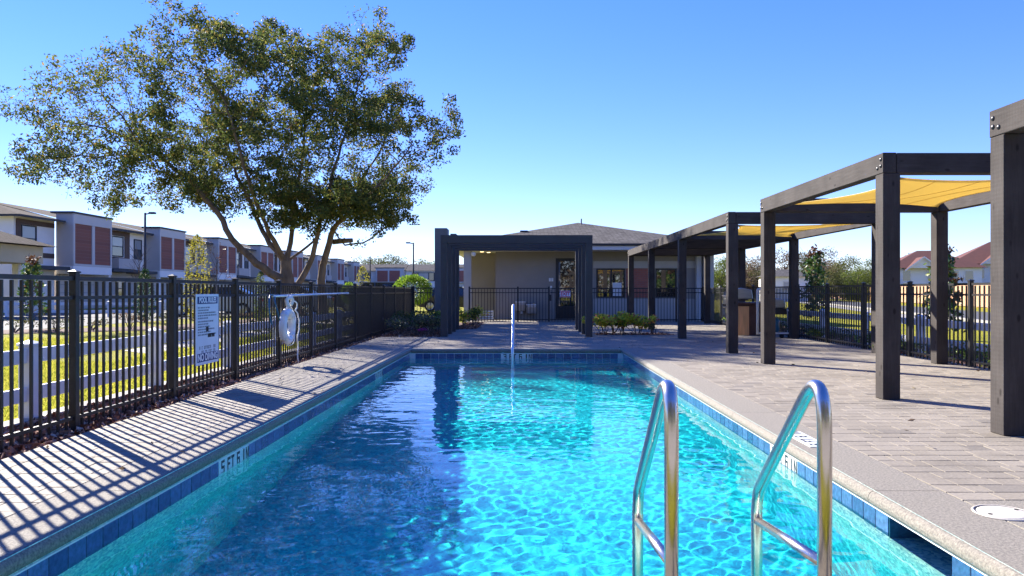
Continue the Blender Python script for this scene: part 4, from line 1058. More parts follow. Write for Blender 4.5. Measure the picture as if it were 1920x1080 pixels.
# bed left of the portal
for i, (x, y, w_, h_, m_, lb) in enumerate([(-3.25,20.6,.8,.55,'dark_leaf','dusky purple-green shrub nearest the black fence'),(-2.75,20.4,.8,.6,'dark_leaf','bushy dusky shrub in the middle of the bed left of the portal'),(-2.35,20.3,.7,.62,'dark_leaf','dusky shrub against the front portal leg'),(-2.9,21.6,.9,.7,'olive_leaf','olive green shrub behind the dusky ones'),(-2.4,21.8,.8,.72,'bright_leaf','bright green shrub beside the tall pylon'),(-3.3,22.6,.9,.66,'juniper_leaf','dark green shrub deep in the bed by the fence corner')]):
    shrub('leafy_shrub', lb, (x,y,-.03), w_*1.1, h_*.95, m_, .075, 700, 10+i)
shrub('flowering_plant', 'low pink flowering plant at the bed edge by the portal', (-2.52,19.62,-.03), .34, .24, 'pink_leaf', .04, 150, 31, cat='flower')
for i, (x,y,lb) in enumerate(((-1.8,24.2,'yellow-green croton just behind the rear portal leg'),(-1.62,25.4,'green shrub in front of the porch column'),(-1.55,26.6,'yellow-tipped shrub by the fence at the porch'))):
    shrub('croton', lb, (x,y,-.01), .62, .68, 'croton_leaf' if i != 1 else 'green_leaf', .08, 420, 40+i)

def magnolia(label, loc, h, w, seed):
    g = np.random.default_rng(seed); t = thing('magnolia_tree', label, 'tree', loc, 0, 'young magnolias by the fences')
    e = [((0,0,-.05),(0.02,0,h*.5),.028,.018),((0.02,0,h*.5),(0,0,h*.96),.018,.006)]; P = []; tip = []
    for i in range(34):
        z = h*(.16+.8*(i/34)); a = i*2.4+g.normal()*.3; L = w*.5*(1.05-.75*(i/34)**1.5)*g.uniform(.65,1.15)
        q = Vector((L*math.cos(a), L*math.sin(a), z+L*.55)); e.append(((0,0,z),q,.009,.004))
        k = 26; c = np.array(q); pts = c+g.normal(size=(k,3))*.06-(np.array([q.x,q.y,.25*L])*g.uniform(0,.5,(k,1)))
        (tip if (i > 29 or g.random() < .05) else P).append(pts)
    obj('trunk', branch_mesh('trunk', e, 'far_bark'), t); P = np.concatenate(P); tip = np.concatenate(tip)
    obj('crown', leaves_mesh('crown', P, np.full(len(P), .145), 'mag_leaf', seed, .42), t); obj('crown', leaves_mesh('crown', tip, np.full(len(tip), .12), 'mag_tip', seed+1, .42), t)
magnolia('young magnolia with bronze top beside the long pergola', (8.2,21.4,-.05), 2.45, .85, 51)
magnolia('young magnolia half hidden by the second pergola post', (8.5,15.5,-.05), 2.2, .75, 52)
magnolia('slim young magnolia by the parking road, seen through the fence end', (-15.4,24.2,-.06), 2.35, .75, 53)
def cone_tree(name, label, loc, h, w, mat, leaf, n, seed, z0=.1):
    g = np.random.default_rng(seed); t = thing(name, label, 'tree', loc); zz = g.uniform(0,1,n)**1.15; r = w/2*np.sqrt(np.maximum(0, 1-zz**1.6))*np.minimum(1,(zz+.12)*3.5); a = g.uniform(0,2*math.pi,n); k = (.55+.45*g.uniform(0,1,n)**.5)*(1+.16*np.sin(a*5+zz*30))
    P = np.stack([r*k*np.cos(a), r*k*np.sin(a), z0+zz*(h-z0)], 1)+g.normal(size=(n,3))*.03
    obj('crown', leaves_mesh('crown', P, np.full(n, leaf), mat, seed, .4), t); obj('trunk', branch_mesh('trunk', [((0,0,-.05),(0,0,h*.5),.05,.03),((0,0,h*.5),(0,0,h*.95),.03,.008)], 'far_bark'), t)
cone_tree('juniper_tree', 'dark green columnar juniper by the parking road', (-14.7,30,-.06), 2.05, .8, 'juniper_leaf', .07, 2600, 61)
cone_tree('cypress_tree', 'feathery yellow cypress against the townhouses', (-13.5,32,-.06), 3.55, 1.25, 'cypress_leaf', .09, 2300, 62)
cone_tree('juniper_tree', 'narrow green juniper beside the oak trunk', (-9.9,29.2,-.06), 1.95, .55, 'green_leaf', .06, 1700, 63)
cone_tree('cypress_tree', 'small orange-tinted cypress in front of the far townhouse row', (-13.6,66,-.06), 3.4, 1.6, 'cypress_leaf', .14, 900, 64)
def ball_tree(label, loc, z, r, rz_, mat, n, seed, leaf=.075):
    g = np.random.default_rng(seed); t = thing('clipped_tree', label, 'tree', loc); u = unit(g, n); k = (.62+.38*g.uniform(0,1,n)**.5)[:,None]; P = u*k*np.array([r,r,rz_])*(1+.07*np.sin(u[:,:1]*9)*np.cos(u[:,1:2]*7)); P[:,2] += z
    obj('crown', leaves_mesh('crown', P, np.full(n, leaf), mat, seed, .5), t)
    e = [((0.05,0,-.05),(.0,0,z-.2),.05,.04)]+[((0,0,z-.3),(r*.6*math.cos(a),r*.6*math.sin(a),z+.1),.025,.01) for a in np.arange(0,6.2,1.05)]; obj('trunk', branch_mesh('trunk', e, 'bark'), t)
ball_tree('bright green clipped round tree behind the short fence', (-4.75,33.6,-.06), 1.25, .84, .68, 'bright_leaf', 6500, 71, .085)
ball_tree('small dark green clipped ball shrub peeping over the far fence', (-8.95,40,-.06), 1.1, .42, .6, 'bright_leaf', 1500, 72)
def bare(label, loc, h, seed, mat='far_bark', n=16, leafy=0):
    g = np.random.default_rng(seed); t = thing('sapling', label, 'tree', loc); e = [((0,0,-.05),(0,0,h*.45),.03,.022),((0,0,h*.45),(.05,0,h),.022,.004)]; P = []
    for i in range(n):
        z = h*(.38+.55*i/n); a = i*2.4; L = h*.3*g.uniform(.5,1.1); q = Vector((L*.5*math.cos(a),L*.5*math.sin(a),z+L*.8)); e.append(((0,0,z),q,.010,.004))
        for _ in range(3): s = q+Vector(tuple(g.normal(size=3)*.12))+Vector((0,0,.12)); e.append((q.lerp(Vector((0,0,z)),g.uniform(0,.6)),s,.005,.003)); P.append(np.array(s)+g.normal(size=(leafy+1,3))*.05)
    obj('trunk', branch_mesh('trunk', e, mat), t)
    if leafy: P = np.concatenate(P); obj('crown', leaves_mesh('crown', P, np.full(len(P),.07), 'mag_tip', seed), t)
bare('leafless pale sapling in front of the townhouses', (-18.3,36.8,-.06), 3.0, 81, n=26)
bare('thin sapling with a few red leaves by the parking road', (-13.1,33.0,-.06), 2.9, 82, n=10, leafy=3)

# low shrubs in the bed behind the white fence
gs = np.random.default_rng(90)
words = ['low brown-leaved shrub','low dusky shrub','small rounded shrub','low grassy shrub']
bedpts = [(-16.6,20.7),(-15.6,21.2),(-14.7,22.2),(-13.9,22.9),(-13.1,23.4),(-12.3,24.2),(-11.6,25.3),(-11.2,26.6),(-10.8,28.2),(-10.5,29.8),(-10.2,31.4),(-10.0,33.0),(-9.8,34.6)]
for i, (x,y) in enumerate(bedpts):
    shrub('hedge_shrub', 'low mixed brown and green shrub in the bed behind the white fence', (x,y,-.05), gs.uniform(.8,1.2), gs.uniform(.4,.62), ['dark_leaf','brown_leaf','olive_leaf','dark_leaf'][i%4], .075, 300, 100+i, 'shrubs in the bed behind the white fence')
for i, (x,y) in enumerate([(-6.0,18.4),(-6.1,20.6),(-5.9,22.9),(-6.0,25.2),(-6.2,27.6)]):
    shrub('grass_clump', 'rounded yellow-green clump on the lawn along the white fence', (x,y,-.06), .75, .62, 'cypress_leaf' if i%2 == 0 else 'olive_leaf', .08, 300, 130+i, 'clumps on the lawn along the white fence', cat='plant')
for i, y in enumerate(np.arange(8.6,27,1.15)):
    shrub('ground_cover', 'low bright green ground cover outside the fence by the road', (7.35+.35*math.sin(i*2.1),float(y),-.04), .95, .34, 'green_leaf' if i%3 else 'bright_leaf', .06, 300, 150+i, 'ground cover plants along the road fence', cat='plant', stem_h=.03)

# lawn blades
def blades(name, rects, per, h, seed, label):
    g = np.random.default_rng(seed); Ps = []
    for x0,y0,x1,y1 in rects: n = int((x1-x0)*(y1-y0)*per); Ps.append(np.stack([g.uniform(x0,x1,n), g.uniform(y0,y1,n), np.full(n,-.06)],1))
    P = np.concatenate(Ps); n = len(P); a = g.uniform(0,6.28,n); d = np.stack([np.cos(a),np.sin(a),np.zeros(n)],1); L = (h*g.uniform(.5,1.3,n))[:,None]; w_ = .006
    le = g.normal(size=(n,2))*.35; t = P+np.concatenate([le*L, L],1); m = P+np.concatenate([le*L*.35, L*.6],1)
    V = np.stack([P-d*w_, P+d*w_, m+d*w_*.8, t], 1).reshape(-1,3); o = struct(obj(name, npmesh(name, V, np.arange(4*n).reshape(-1,4), 'blade')), 'stuff'); o['label'] = label
blades('lawn_grass', [(-9.5,5,-4.65,13)], 2300, .045, 1, 'sunlit lawn grass behind the white fence')
blades('verge_grass', [(-6.95,13,-4.65,27),(-13,10,-8.15,19),(-5.2,30,-2.7,36)], 420, .09, 2, 'grass beyond the path')

# ------------------------------------------------------------------ trees far off and behind the viewer
def tree_meshes(seed, h, w, leaf, n, sparse=.3, low=False):
    g = np.random.default_rng(seed); e = []; bl = []
    e.append(((0,0,-.1),(0,0,h*.32),h*.03,h*.022))
    for i in range(9):
        a = i*2.4+g.normal()*.3; z = h*(.42+.42*g.uniform()); r_ = w*.5*g.uniform(.25,.78); q = Vector((r_*math.cos(a), r_*math.sin(a), z)); m_ = Vector((q.x*.4,q.y*.4,h*.4+.2*z)); e += [((0,0,h*.3),m_,h*.016,h*.010),(m_,q,h*.010,h*.004)]
        s = g.uniform(.16,.27); bl.append((tuple(q),(w*s,w*s,h*s*.62)))
        for _ in range(4): q2 = q+Vector(tuple(g.normal(size=3)*w*.12)); e.append((q,q2,h*.004,h*.0015))
    if low:
        for i in range(9): a = i*.7; r_ = w*.36*g.uniform(.5,1.1); bl.append(((r_*math.cos(a),r_*math.sin(a),h*g.uniform(.10,.42)),(w*.2,w*.2,h*.15)))
    bl.append(((0,0,h*.8),(w*.22,w*.22,h*.17)))
    P = blob_points(g, bl, n/(10*.2*w*.14*h*4), sparse)
    return e, P
def far_tree(name, label, group, loc, proto, mats, scale=1, rz=0, src={}):
    key = (proto, mats)
    if key not in src:
        seed, h, w, leaf, n = proto; e, P = tree_meshes(seed, h, w, leaf, n, low=seed > 203); src[key] = (branch_mesh('trunk', e, 'far_bark'), leaves_mesh('crown', P, np.full(len(P), leaf), mats, seed))
    a, b = src[key]; t = thing(name, label, 'tree', loc, rz, group); t.scale = (scale,)*3; obj('trunk', a, t); obj('crown', b, t); return t
GP1, GP2, GP3, GB1, GB2 = (201,8,7,.26,2600), (202,8,6,.26,2200), (203,9,8,.30,2600), (204,8,8.5,.24,4200), (205,8,7.5,.24,3600)
k = 0
woods = [(1352,478,104,GB2,'green_leaf','green tree between the clubhouse corner and the long pergola'),(1382,474,112,GB1,'olive_leaf','olive tree behind the rear posts of the long pergola'),(1425,476,106,GB1,'brown_leaf','leafless brown tree left of the small white house'),
 (1462,464,112,GB2,'brown_leaf','taller brown tree rising over the small white house'),(1502,470,112,GB1,'olive_leaf','olive tree behind the bronze-topped magnolia'),(1548,461,110,GB1,'brown_leaf','highest brown tree, right of the bronze-topped magnolia'),
 (1590,477,106,GB2,'olive_leaf','round olive tree over the board fence'),(1620,487,100,GB1,'green_leaf','lower green tree over the board fence, beside the pergola post'),(1652,477,98,GB2,'green_leaf','green tree half hidden by the second pergola\'s near post'),
 (1570,496,92,GB1,'olive_leaf','low olive bush-like tree directly behind the board fence'),(1718,470,128,GP2,'grey_leaf','open grey-green tree above the smaller red-roofed house'),(1690,488,122,GB1,'grey_leaf','bushy grey-green tree left of the smaller red-roofed house'),
 (1745,482,130,GB1,'olive_leaf','dull olive tree behind the smaller red-roofed house'),(1440,497,98,GB2,'olive_leaf','low olive tree beside the small white house'),(1325,492,110,GB1,'green_leaf','green tree just past the clubhouse corner'),
 (1530,484,96,GB2,'brown_leaf','low brown tree behind the bronze-topped magnolia'),(1400,490,99,GB1,'brown_leaf','low brown tree above the built-in grill'),(1606,497,90,GB2,'green_leaf','low green tree touching the board fence'),(1860,474,128,GB1,'olive_leaf','olive tree beyond the larger red-roofed house')]
for (px, top, D, proto, m_, lab) in woods:
    x, y, z = AT(px, top, D); far_tree('woodland_tree', lab, 'trees beyond the road', (x,y,-.1), proto, m_, (z+.1)/(proto[1]*.98), k*1.7); k += 1
for (px, top, D, proto, m_, lab) in [(672,478,176,GB2,'olive_leaf','distant olive tree left of the thin pole'),(700,481,180,GB1,'olive_leaf','distant olive tree right of the thin pole'),(730,472,178,GB1,'olive_leaf','tallest distant olive tree over the far townhouses'),(752,478,182,GB2,'grey_leaf','distant grey-green tree left of the lamp post'),(790,482,180,GB1,'olive_leaf','distant olive tree right of the lamp post'),(812,486,176,GB1,'green_leaf','distant greener tree beside the pylon'),(640,485,184,GB1,'grey_leaf','distant grey-green tree beside the oak\'s low branch')]:
    x, y, z = AT(px, top, D); far_tree('distant_tree', lab, 'trees behind the far townhouses', (x,y,-.1), proto, m_, (z+.1)/(proto[1]*.98), k*1.3); k += 1
for i, x in enumerate((-27,-20,-13.5,-7,-.5,6,12.5,19,26)):  # mirrored trees, brought close and enlarged to hold back sky light
    far_tree('garden_tree', 'tree standing behind the viewer, mirrored in the clubhouse windows', 'trees mirrored in the windows', (x,-13-3*(i%2),-.1), GB1 if i%2 else GB2, ('green_leaf','olive_leaf','brown_leaf')[i%3], 1.55, i)

# ------------------------------------------------------------------ townhouses along the parking road
TX = -29.0
def window_x(parent, y0, y1, z0, z1, x, blind=.55):
    """window on a wall that faces +X"""
    b = MB().box((x,y0,z0),(x+.06,y0+.08,z1)).box((x,y1-.08,z0),(x+.06,y1,z1)).box((x,y0+.08,z0),(x+.06,y1-.08,z0+.08)).box((x,y0+.08,z1-.08),(x+.06,y1-.08,z1)).box((x+.005,y0+.08,(z0+z1)/2-.03),(x+.05,y1-.08,(z0+z1)/2+.03))
    f = b.build('window', 'th_dark', parent)
    bx('pane', (x+.01,y0+.08,z0+.08), (x+.02,y1-.08,(z0+z1)/2-.03), 'th_glass', f); bx('pane', (x+.01,y0+.08,(z0+z1)/2+.03), (x+.02,y1-.08,z1-.08), 'th_blind', f)
    return f
BAY, PIT = 4.65, 11.9
def townhouse(i, label, grp, y0):
    t = thing('townhouse', label, 'house', (0,y0,0), 0, grp)
    rx_ = TX-1.07
    bx('bay', (rx_,0,2.8), (TX,BAY,6.2), 'th_grey', t); bx('parapet_cap', (rx_-.3,-.12,6.2), (TX+.12,BAY+.12,6.32), 'th_dark', t)
    for a, b in ((.18,2.15),(2.5,BAY-.18)):
        p = bx('brick_panel', (TX-.1,a,2.95), (TX+.02,b,5.55), 'brick_x', t)
    fr_ = MB().box((TX+.002,-.002,2.80),(TX+.07,.17,6.19)).box((TX+.002,2.16,2.95),(TX+.07,2.49,5.55)).box((TX+.002,BAY-.17,2.80),(TX+.07,BAY+.002,6.19)).box((TX+.002,.171,5.56),(TX+.068,BAY-.171,6.19)).box((TX+.002,.171,2.80),(TX+.068,BAY-.171,2.94)); fr_.build('bay_frame', 'th_frame', t)
    bx('fascia_band', (rx_,-.02,2.28), (TX+.05,BAY+.02,2.795), 'th_white', t)
    bx('upper_wall', (rx_-.3,BAY,2.8), (rx_,PIT,5.72), 'th_white', t); bx('lower_wall', (rx_-.3,-.0,-.06), (rx_-.002,PIT,2.79), 'th_grey', t)
    bx('brown_band', (rx_+.002,BAY+.3,3.35), (rx_+.06,BAY+4.6,3.68), 'brown_trim', t); bx('brown_band', (rx_+.002,BAY+.3,5.28), (rx_+.06,BAY+4.6,5.62), 'brown_trim', t)
    bx('brown_post', (rx_+.002,BAY+3.9,3.685), (rx_+.055,BAY+4.6,5.275), 'brown_trim', t)
    window_x(t, BAY+2.0, BAY+3.7, 3.72, 5.24, rx_); window_x(t, BAY+5.3, BAY+6.5, 3.6, 5.2, rx_)
    bx('door_canopy', (rx_,BAY+.1,2.55), (rx_+1.2,BAY+3.6,2.75), 'th_dark', t); bx('door_canopy', (rx_,-3.1,2.5), (rx_+1.0,-.15,2.72), 'th_dark', t)
    bx('balcony_box', (rx_+.01,BAY+1.4,2.80), (rx_+.9,BAY+4.4,3.55), 'th_grey', t)
    gd = bx('garage_door', (rx_,.35,-.05), (rx_+.05,BAY-.35,2.2), 'th_frame', t)
    for q in range(1,4): bx('panel_joint', (rx_+.052,.36,q*.55-.06), (rx_+.056,BAY-.36,q*.55-.045), 'th_dark', gd)
    bx('column', (TX-.25,-.0,-.05), (TX-.02,.25,2.27), 'th_white', t); bx('column', (TX-.25,BAY-.25,-.05), (TX-.02,BAY,2.27), 'th_white', t)
    dd = bx('door', (rx_,BAY+.9,-.05), (rx_+.04,BAY+1.9,2.15), 'th_dark', t); bx('handle', (rx_+.05,BAY+1.75,.95), (rx_+.09,BAY+1.8,1.1), 'steel', dd)
    window_x(t, BAY+2.6, BAY+4.0, .6, 2.1, rx_)
    ev = MB(); ex_ = rx_+.62; ev.add([(ex_,BAY,5.72),(ex_,PIT,5.72),(-35.5,PIT,7.2),(-35.5,BAY-1.5,7.2),(rx_,BAY,5.95)], [(0,1,2,3)]); 
    rf_ = MB().add([(ex_,BAY+.121,5.74),(ex_,PIT-.121,5.74),(-35.5,PIT,7.2),(-35.5,0,7.2),(rx_-.2,0,5.95),(rx_-.2,BAY+.121,5.95)], [(0,1,2,3,4,5)]).build('roof', 'th_shingle', t)
    bx('gutter', (ex_-.02,BAY+.125,5.60), (ex_+.08,PIT-.125,5.74), 'th_dark', rf_); bx('eave', (rx_+.002,BAY+.124,5.64), (ex_-.021,PIT-.126,5.70), 'th_white', rf_)
    return t
ords = ['nearest','second','third','fourth','fifth','sixth','seventh','farthest']
for i in range(8): townhouse(i, '%s brick-panelled grey townhouse bay in the row along the parking road' % ords[i] if i else 'nearest brick-panelled grey townhouse of the row along the parking road', 'townhouses along the parking road', 49.66+PIT*i)
# end unit with hipped roof
en = thing('end_townhouse', 'white end townhouse with hipped roof and a brown-trimmed window', 'house', (0,0,0))
bx('wall', (-42,45.5,-.06), (-30.07,49.5,5.66), 'th_white', en)
bx('porch_wall', (-36,44.2,-.06), (-29.3,45.49,2.75), 'th_white', en, bevel=.02)
bx('brown_band', (-30.068,45.7,3.25), (-30.0,49.4,3.55), 'brown_trim', en); bx('brown_band', (-30.068,45.7,5.2), (-30.0,49.4,5.5), 'brown_trim', en); bx('brown_post', (-30.068,45.7,3.552), (-30.004,46.1,5.198), 'brown_trim', en)
window_x(en, 46.15, 47.6, 3.56, 5.18, -30.068)
er = MB().add([(-29.4,45,5.66),(-29.4,49.7,5.66),(-35.5,51.1,7.2),(-42,45,5.66),(-42,51,5.66)], [(0,1,2),(0,2,3),(3,2,4)]).build('roof', 'th_shingle', en)
bx('gutter', (-42,44.9,5.56), (-29.3,45.0,5.68), 'th_dark', er); bx('gutter', (-29.4,45.0,5.56), (-29.3,49.4,5.68), 'th_dark', er); bx('eave', (-42,45.001,5.60), (-29.42,45.6,5.65), 'th_white', er)
# mail kiosk at the frame edge
ki = thing('mail_kiosk', 'small cream kiosk with a brown shingle roof at the frame edge', 'kiosk', (-28.4,38,0))
bx('beam', (-3.6,-1.6,2.55), (3.75,1.6,3.42), 'cream', ki)
for x in (-3.4,2.55):
    for y in (-1.4,1.4): bx('column', (x-.16,y-.16,-.06), (x+.16,y+.16,2.549), 'th_white', ki)
MB().add([(-4.2,-2.2,3.45),(4.2,-2.2,3.45),(4.2,2.2,3.45),(-4.2,2.2,3.45),(-2,0,4.3),(2,0,4.3)], [(0,1,5,4),(1,2,5),(2,3,4,5),(3,0,4),(3,2,1,0)]).build('roof', 'th_shingle', ki)
# far row, facing the viewer
def far_house(label, x0, w_, y):
    t = thing('far_townhouse', label, 'house', (x0,y,0), 0, 'far townhouse row')
    bx('wall', (0,0,-.06), (w_,9,4.9), 'th_white', t); bx('bay', (w_*.55,-.9,2.7), (w_-.1,-.002,5.35), 'th_frame', t)
    for a in (.575,.765): bx('brick_panel', (w_*a,-.95,2.9), (w_*(a+.165),-.902,4.9), 'brick_y', t)
    bx('parapet_cap', (w_*.53,-1.0,5.35), (w_,-.0,5.47), 'th_dark', t)
    f = MB().box((w_*.1,-.06,3.0),(w_*.46,-.003,4.6)).build('window', 'th_dark', t)
    for a,b,m_ in ((.115,.19,'th_glass'),(.205,.36,'th_blind'),(.375,.445,'th_glass')): bx('pane', (w_*a,-.075,3.12), (w_*b,-.062,4.48), m_, f)
    bx('garage_door', (w_*.6,-.05,-.05), (w_*.95,-.003,2.2), 'th_frame', t); bx('door', (w_*.2,-.05,-.05), (w_*.3,-.003,2.2), 'th_dark', t)
    MB().add([(-.01,-.5,4.9),(w_+.01,-.5,4.9),(w_+.01,4.5,6.25),(-.01,4.5,6.25),(w_+.01,9.5,4.9),(-.01,9.5,4.9)], [(0,1,2,3),(3,2,4,5)]).build('roof', 'shingle', t)
for i, lb in enumerate(('townhouse at the corner of the far row, beside the near row\'s end','far townhouse with the wide three-pane window above the fence','far townhouse behind the round clipped tree and lamp post','far townhouse hidden mostly behind the pylon')):
    far_house(lb, -44.6+11.7*i, 11.6, 141)

# ------------------------------------------------------------------ houses, shed and board fence across the road
def red_house(label, loc, w_, d, h, rz):
    t = thing('red_roof_house', label, 'house', loc, rz)
    bx('wall', (-w_/2,-d/2,-.06), (w_/2,d/2,h), 'house_white', t)
    r_ = MB().add([(-w_/2-.5,-d/2-.5,h-.05),(w_/2+.5,-d/2-.5,h-.05),(w_/2+.5,d/2+.5,h-.05),(-w_/2-.5,d/2+.5,h-.05),(-w_/2+d*.42,0,h+d*.24),(w_/2-d*.42,0,h+d*.24)], [(0,1,5,4),(1,2,5),(2,3,4,5),(3,0,4),(3,2,1,0)]).build('roof', 'red_roof', t)
    gw = w_*.34; gx = -w_*.16
    MB().add([(gx-gw/2,-d/2-.8,h-.1),(gx+gw/2,-d/2-.8,h-.1),(gx,-d/2-.8,h+gw*.36),(gx-gw/2,-.5,h-.1),(gx+gw/2,-.5,h-.1),(gx,-.5,h+gw*.36)], [(0,1,2),(1,4,5,2),(3,0,2,5)]).build('gable', 'house_white', t)
    MB().add([(gx-gw/2-.4,-d/2-1.1,h-.32),(gx,-d/2-1.1,h+gw*.36+.06),(gx,-.4,h+gw*.36+.06),(gx-gw/2-.4,-.4,h-.32),(gx+gw/2+.4,-d/2-1.1,h-.32),(gx+gw/2+.4,-.4,h-.32)], [(0,1,2,3),(1,4,5,2)]).build('gable_roof', 'red_roof', t)
    MB().add([(gx-gw/2-.4,-d/2-1.12,h-.5),(gx,-d/2-1.12,h+gw*.36-.1),(gx+gw/2+.4,-d/2-1.12,h-.5),(gx+gw/2+.4,-d/2-1.12,h-.3),(gx,-d/2-1.12,h+gw*.36+.1),(gx-gw/2-.4,-d/2-1.12,h-.3)], [(0,1,4,5),(1,2,3,4)]).build('bargeboard', 'house_white', t)
    for x in (-w_*.33,-w_*.05,w_*.2,w_*.36):
        f = bx('window', (x-.5,-d/2-.06,h*.58), (x+.5,-d/2-.003,h*.58+1.3), 'house_white', t); bx('pane', (x-.4,-d/2-.075,h*.58+.1), (x+.4,-d/2-.062,h*.58+1.2), 'th_glass', f)
        f = bx('window', (x-.5,-d/2-.06,1.0), (x+.5,-d/2-.003,2.2), 'house_white', t); bx('pane', (x-.4,-d/2-.075,1.1), (x+.4,-d/2-.062,2.1), 'th_glass', f)
    MB().tube([(w_*.22,-1.2,h+d*.1),(w_*.22,-1.2,h+d*.24)], .15, 8).build('vent_pipe', 'house_white', r_)
red_house('white house with red roof seen between the second pergola posts', (49.0,93,0), 9.5, 9, 3.9, R(-14))
red_house('larger white house with high red roof beside the foreground post', (62.5,96,0), 17, 12, 4.5, R(-20))
sh = thing('garden_shed', 'small white house with grey roof behind the grill', 'house', (31.5,92,0), R(-10))
bx('wall', (-2.6,-2.5,-.06), (2.6,2.5,2.9), 'house_white', sh); MB().add([(-3,-3,2.85),(3,-3,2.85),(3,3,2.85),(-3,3,2.85),(-.6,0,3.75),(.6,0,3.75)], [(0,1,5,4),(1,2,5),(2,3,4,5),(3,0,4),(3,2,1,0)]).build('roof', 'shingle', sh)
f = bx('window', (-.5,-2.56,1.3), (.9,-2.503,2.3), 'th_frame', sh); bx('pane', (-.4,-2.57,1.4), (.8,-2.561,2.2), 'th_blind', f)
bf = thing('board_fence', 'long orange-brown timber board fence across the road', 'fence', (*RP(18.8,42),-.06), math.atan2(rd.y, rd.x))
bd = MB()
for q in range(17): bd.box((q*.145+.003,-.012+(.006 if q%2 else 0),.05), (q*.145+.142,.012+(.006 if q%2 else 0),1.72))
BD = bd.mesh('board_panel','cedar'); BPo = MB().box((-.06,-.05,0),(.06,.05,1.8)).mesh('post','cedar')
for i in range(40): obj('board_panel', BD, bf, (i*2.47,0,0)); obj('post', BPo, bf, (i*2.47,-.05,0))

# ------------------------------------------------------------------ lamps, cars, bicycle
def lamp(label, loc, h, arm):
    t = thing('street_lamp', label, 'lamp post', loc)
    MB().tube([(0,0,-.06),(0,0,h)], [.085,.06], 10).build('pole', 'th_dark', t, smooth=True); MB().tube([(0,0,h-.08),(arm*.45,0,h-.03)], .04, 8).build('arm', 'th_dark', t)
    bx('lamp_head', (min(arm*.4,arm*.95),-.14,h-.07), (max(arm*.4,arm*.95),.14,h+.04), 'th_dark', t, bevel=.02)
x,y,z = AT(272,399,44); lamp('tall dark lamp post in front of the nearest townhouses', (x,y,0), z, .62)
x,y,z = AT(775,455,62); lamp('dark lamp post rising behind the round clipped tree', (x,y,0), z, -.62)
x,y,z = AT(694,482,75); t = thing('thin_pole', 'thin dark pole in front of the far townhouse row', 'pole', (x,y,0)); MB().tube([(0,0,-.06),(0,0,z)], .06, 8).build('shaft', 'th_dark', t); MB().tube([(0,0,z-.02),(.0,0,z+.06)], .09, 8).build('cap', 'th_dark', t)

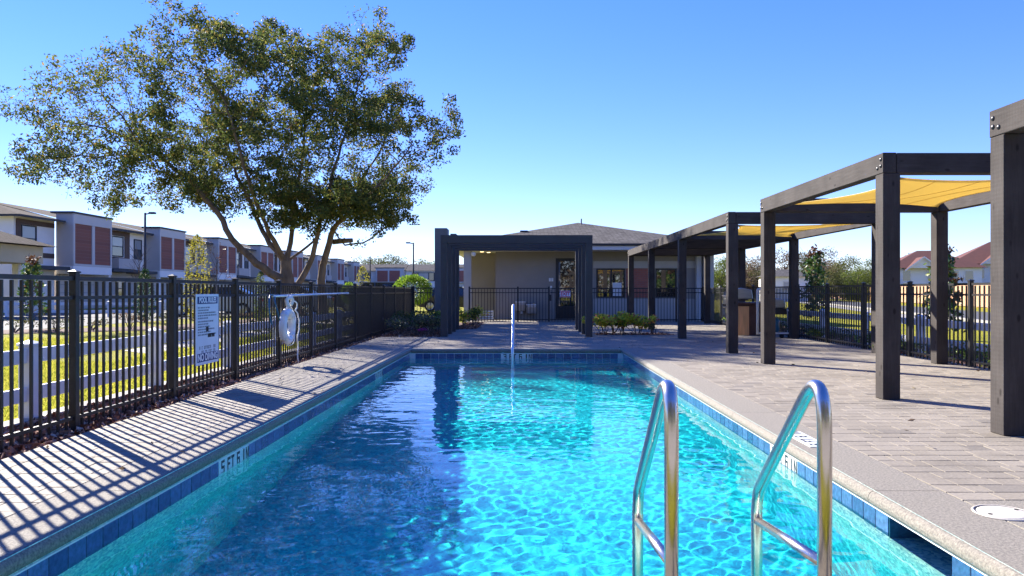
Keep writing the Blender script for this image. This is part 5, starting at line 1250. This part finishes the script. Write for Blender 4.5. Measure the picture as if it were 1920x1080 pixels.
def car(label, loc, rz, paint, suv=False):
    t = thing('parked_car', label, 'car', loc, rz, 'cars on the parking road'); hh = 1.72 if suv else 1.45; L = 4.5
    prof = [(-2.25,.35),(-2.22,.75),(-1.95,.92),(-1.0,1.0),(1.2,1.02),(2.0,.98),(2.22,.85),(2.25,.4),(2.0,.25),(-2.0,.25)]
    V = []; n = len(prof); st = [(-.88,.86),(-.80,1.0),(.80,1.0),(.88,.86)]
    for yv, s_ in st: V += [(x_*(.97 if abs(yv) > .85 else 1), yv, .25+(z_-.25)*(s_ if z_ > .6 else 1)) for x_,z_ in prof]
    Fc = [tuple(range(n)), tuple(range(4*n-1,3*n-1,-1))]+[(k*n+i, k*n+(i+1)%n, (k+1)*n+(i+1)%n, (k+1)*n+i) for k in range(3) for i in range(n)]
    MB().add(V,Fc).build('body', paint, t, bevel=.03, seg=2, smooth=False)
    gp = [(-1.15,.98),(-.45,hh-.04),(1.0 if not suv else 1.75,hh-.04),(1.75 if not suv else 2.1,1.0)]
    V = []
    for yv, zs in ((-.80,0),(-.66,1),(.66,1),(.80,0)):
        V.append(yv)
    bm_ = MB().add([(gp[0][0],-.78,gp[0][1]),(gp[0][0],.78,gp[0][1]),(gp[1][0],-.62,gp[1][1]),(gp[1][0],.62,gp[1][1]),(gp[2][0],-.62,gp[2][1]),(gp[2][0],.62,gp[2][1]),(gp[3][0],-.78,gp[3][1]),(gp[3][0],.78,gp[3][1])], [(0,1,3,2),(2,3,5,4),(4,5,7,6),(0,2,4,6),(1,7,5,3),(0,6,7,1)]); bm_.build('glasshouse', 'car_glass', t, bevel=.02)
    bx('roof_panel', (gp[1][0]-.05,-.64,hh-.05), (gp[2][0]+.05,.64,hh+.01), paint, t, bevel=.025, seg=2)
    for sy in (-1,1):
        for x_ in (gp[1][0]+.62,): MB().tube([(x_,sy*.80,1.0),(x_,sy*.635,hh-.03)], .035, 6).build('pillar', paint, t)
        MB().tube([(gp[0][0],sy*.78,1.0),(gp[1][0],sy*.625,hh-.03)], .035, 6).build('pillar', paint, t); MB().tube([(gp[3][0],sy*.78,1.0),(gp[2][0],sy*.625,hh-.03)], .04, 6).build('pillar', paint, t)
        for x_ in (-1.4,1.4):
            wh = MB().tube([(x_,sy*.68,.33),(x_,sy*.90,.33)], .33, 20).build('wheel', 'rubber', t); MB().lathe([(0,.012),(.05,.012),(.2,.0),(.22,.012),(.22,-.02)], (0,0,0), 18).build('rim', 'brushed', wh); r__ = wh.children[0]; r__.location = (x_,sy*.905,.33); r__.rotation_euler = (R(-90*sy),0,0)
        bx('headlight', (-2.26,sy*.62-.18,.66), (-2.15,sy*.62+.18,.80), 'white_plastic', t, bevel=.02); bx('tail_light', (2.16,sy*.66-.14,.70), (2.27,sy*.66+.14,.88), 'sign_red', t, bevel=.02)
    bx('number_plate', (-2.275,-.25,.42), (-2.262,.25,.54), 'white_plastic', t)
car('dark blue sedan parked left of the pool rules sign', (-17.2,42,-.05), R(8), 'paint_blue')
car('white sedan parked behind the pool rules sign', (-14.6,37,-.05), R(4), 'paint_white')
car('silver sedan parked behind the life ring', (-11.8,38.5,-.05), R(-3), 'paint_silver')
car('black SUV parked behind the far end of the long fence', (-8.9,46.5,-.05), R(0), 'paint_black', True)
car('black sedan on the grass side, its wheel showing beside the round tree', (-3.95,46,-.05), R(180), 'paint_black')

g = np.random.default_rng(77); P = np.stack([g.uniform(-3.5,6.8,70), g.uniform(4.5,19,70)**1.0, np.full(70,.012)],1); P = P[(P[:,0] < -2.25)|(P[:,0] > 2.1)|(P[:,1] > 15.4)]
fl2 = struct(obj('fallen_leaves', leaves_mesh('fallen_leaves', P, np.full(len(P), .06), 'brown_leaf', 8, .5, .9)), 'stuff'); fl2['label'] = 'dry oak leaves scattered on the paving'
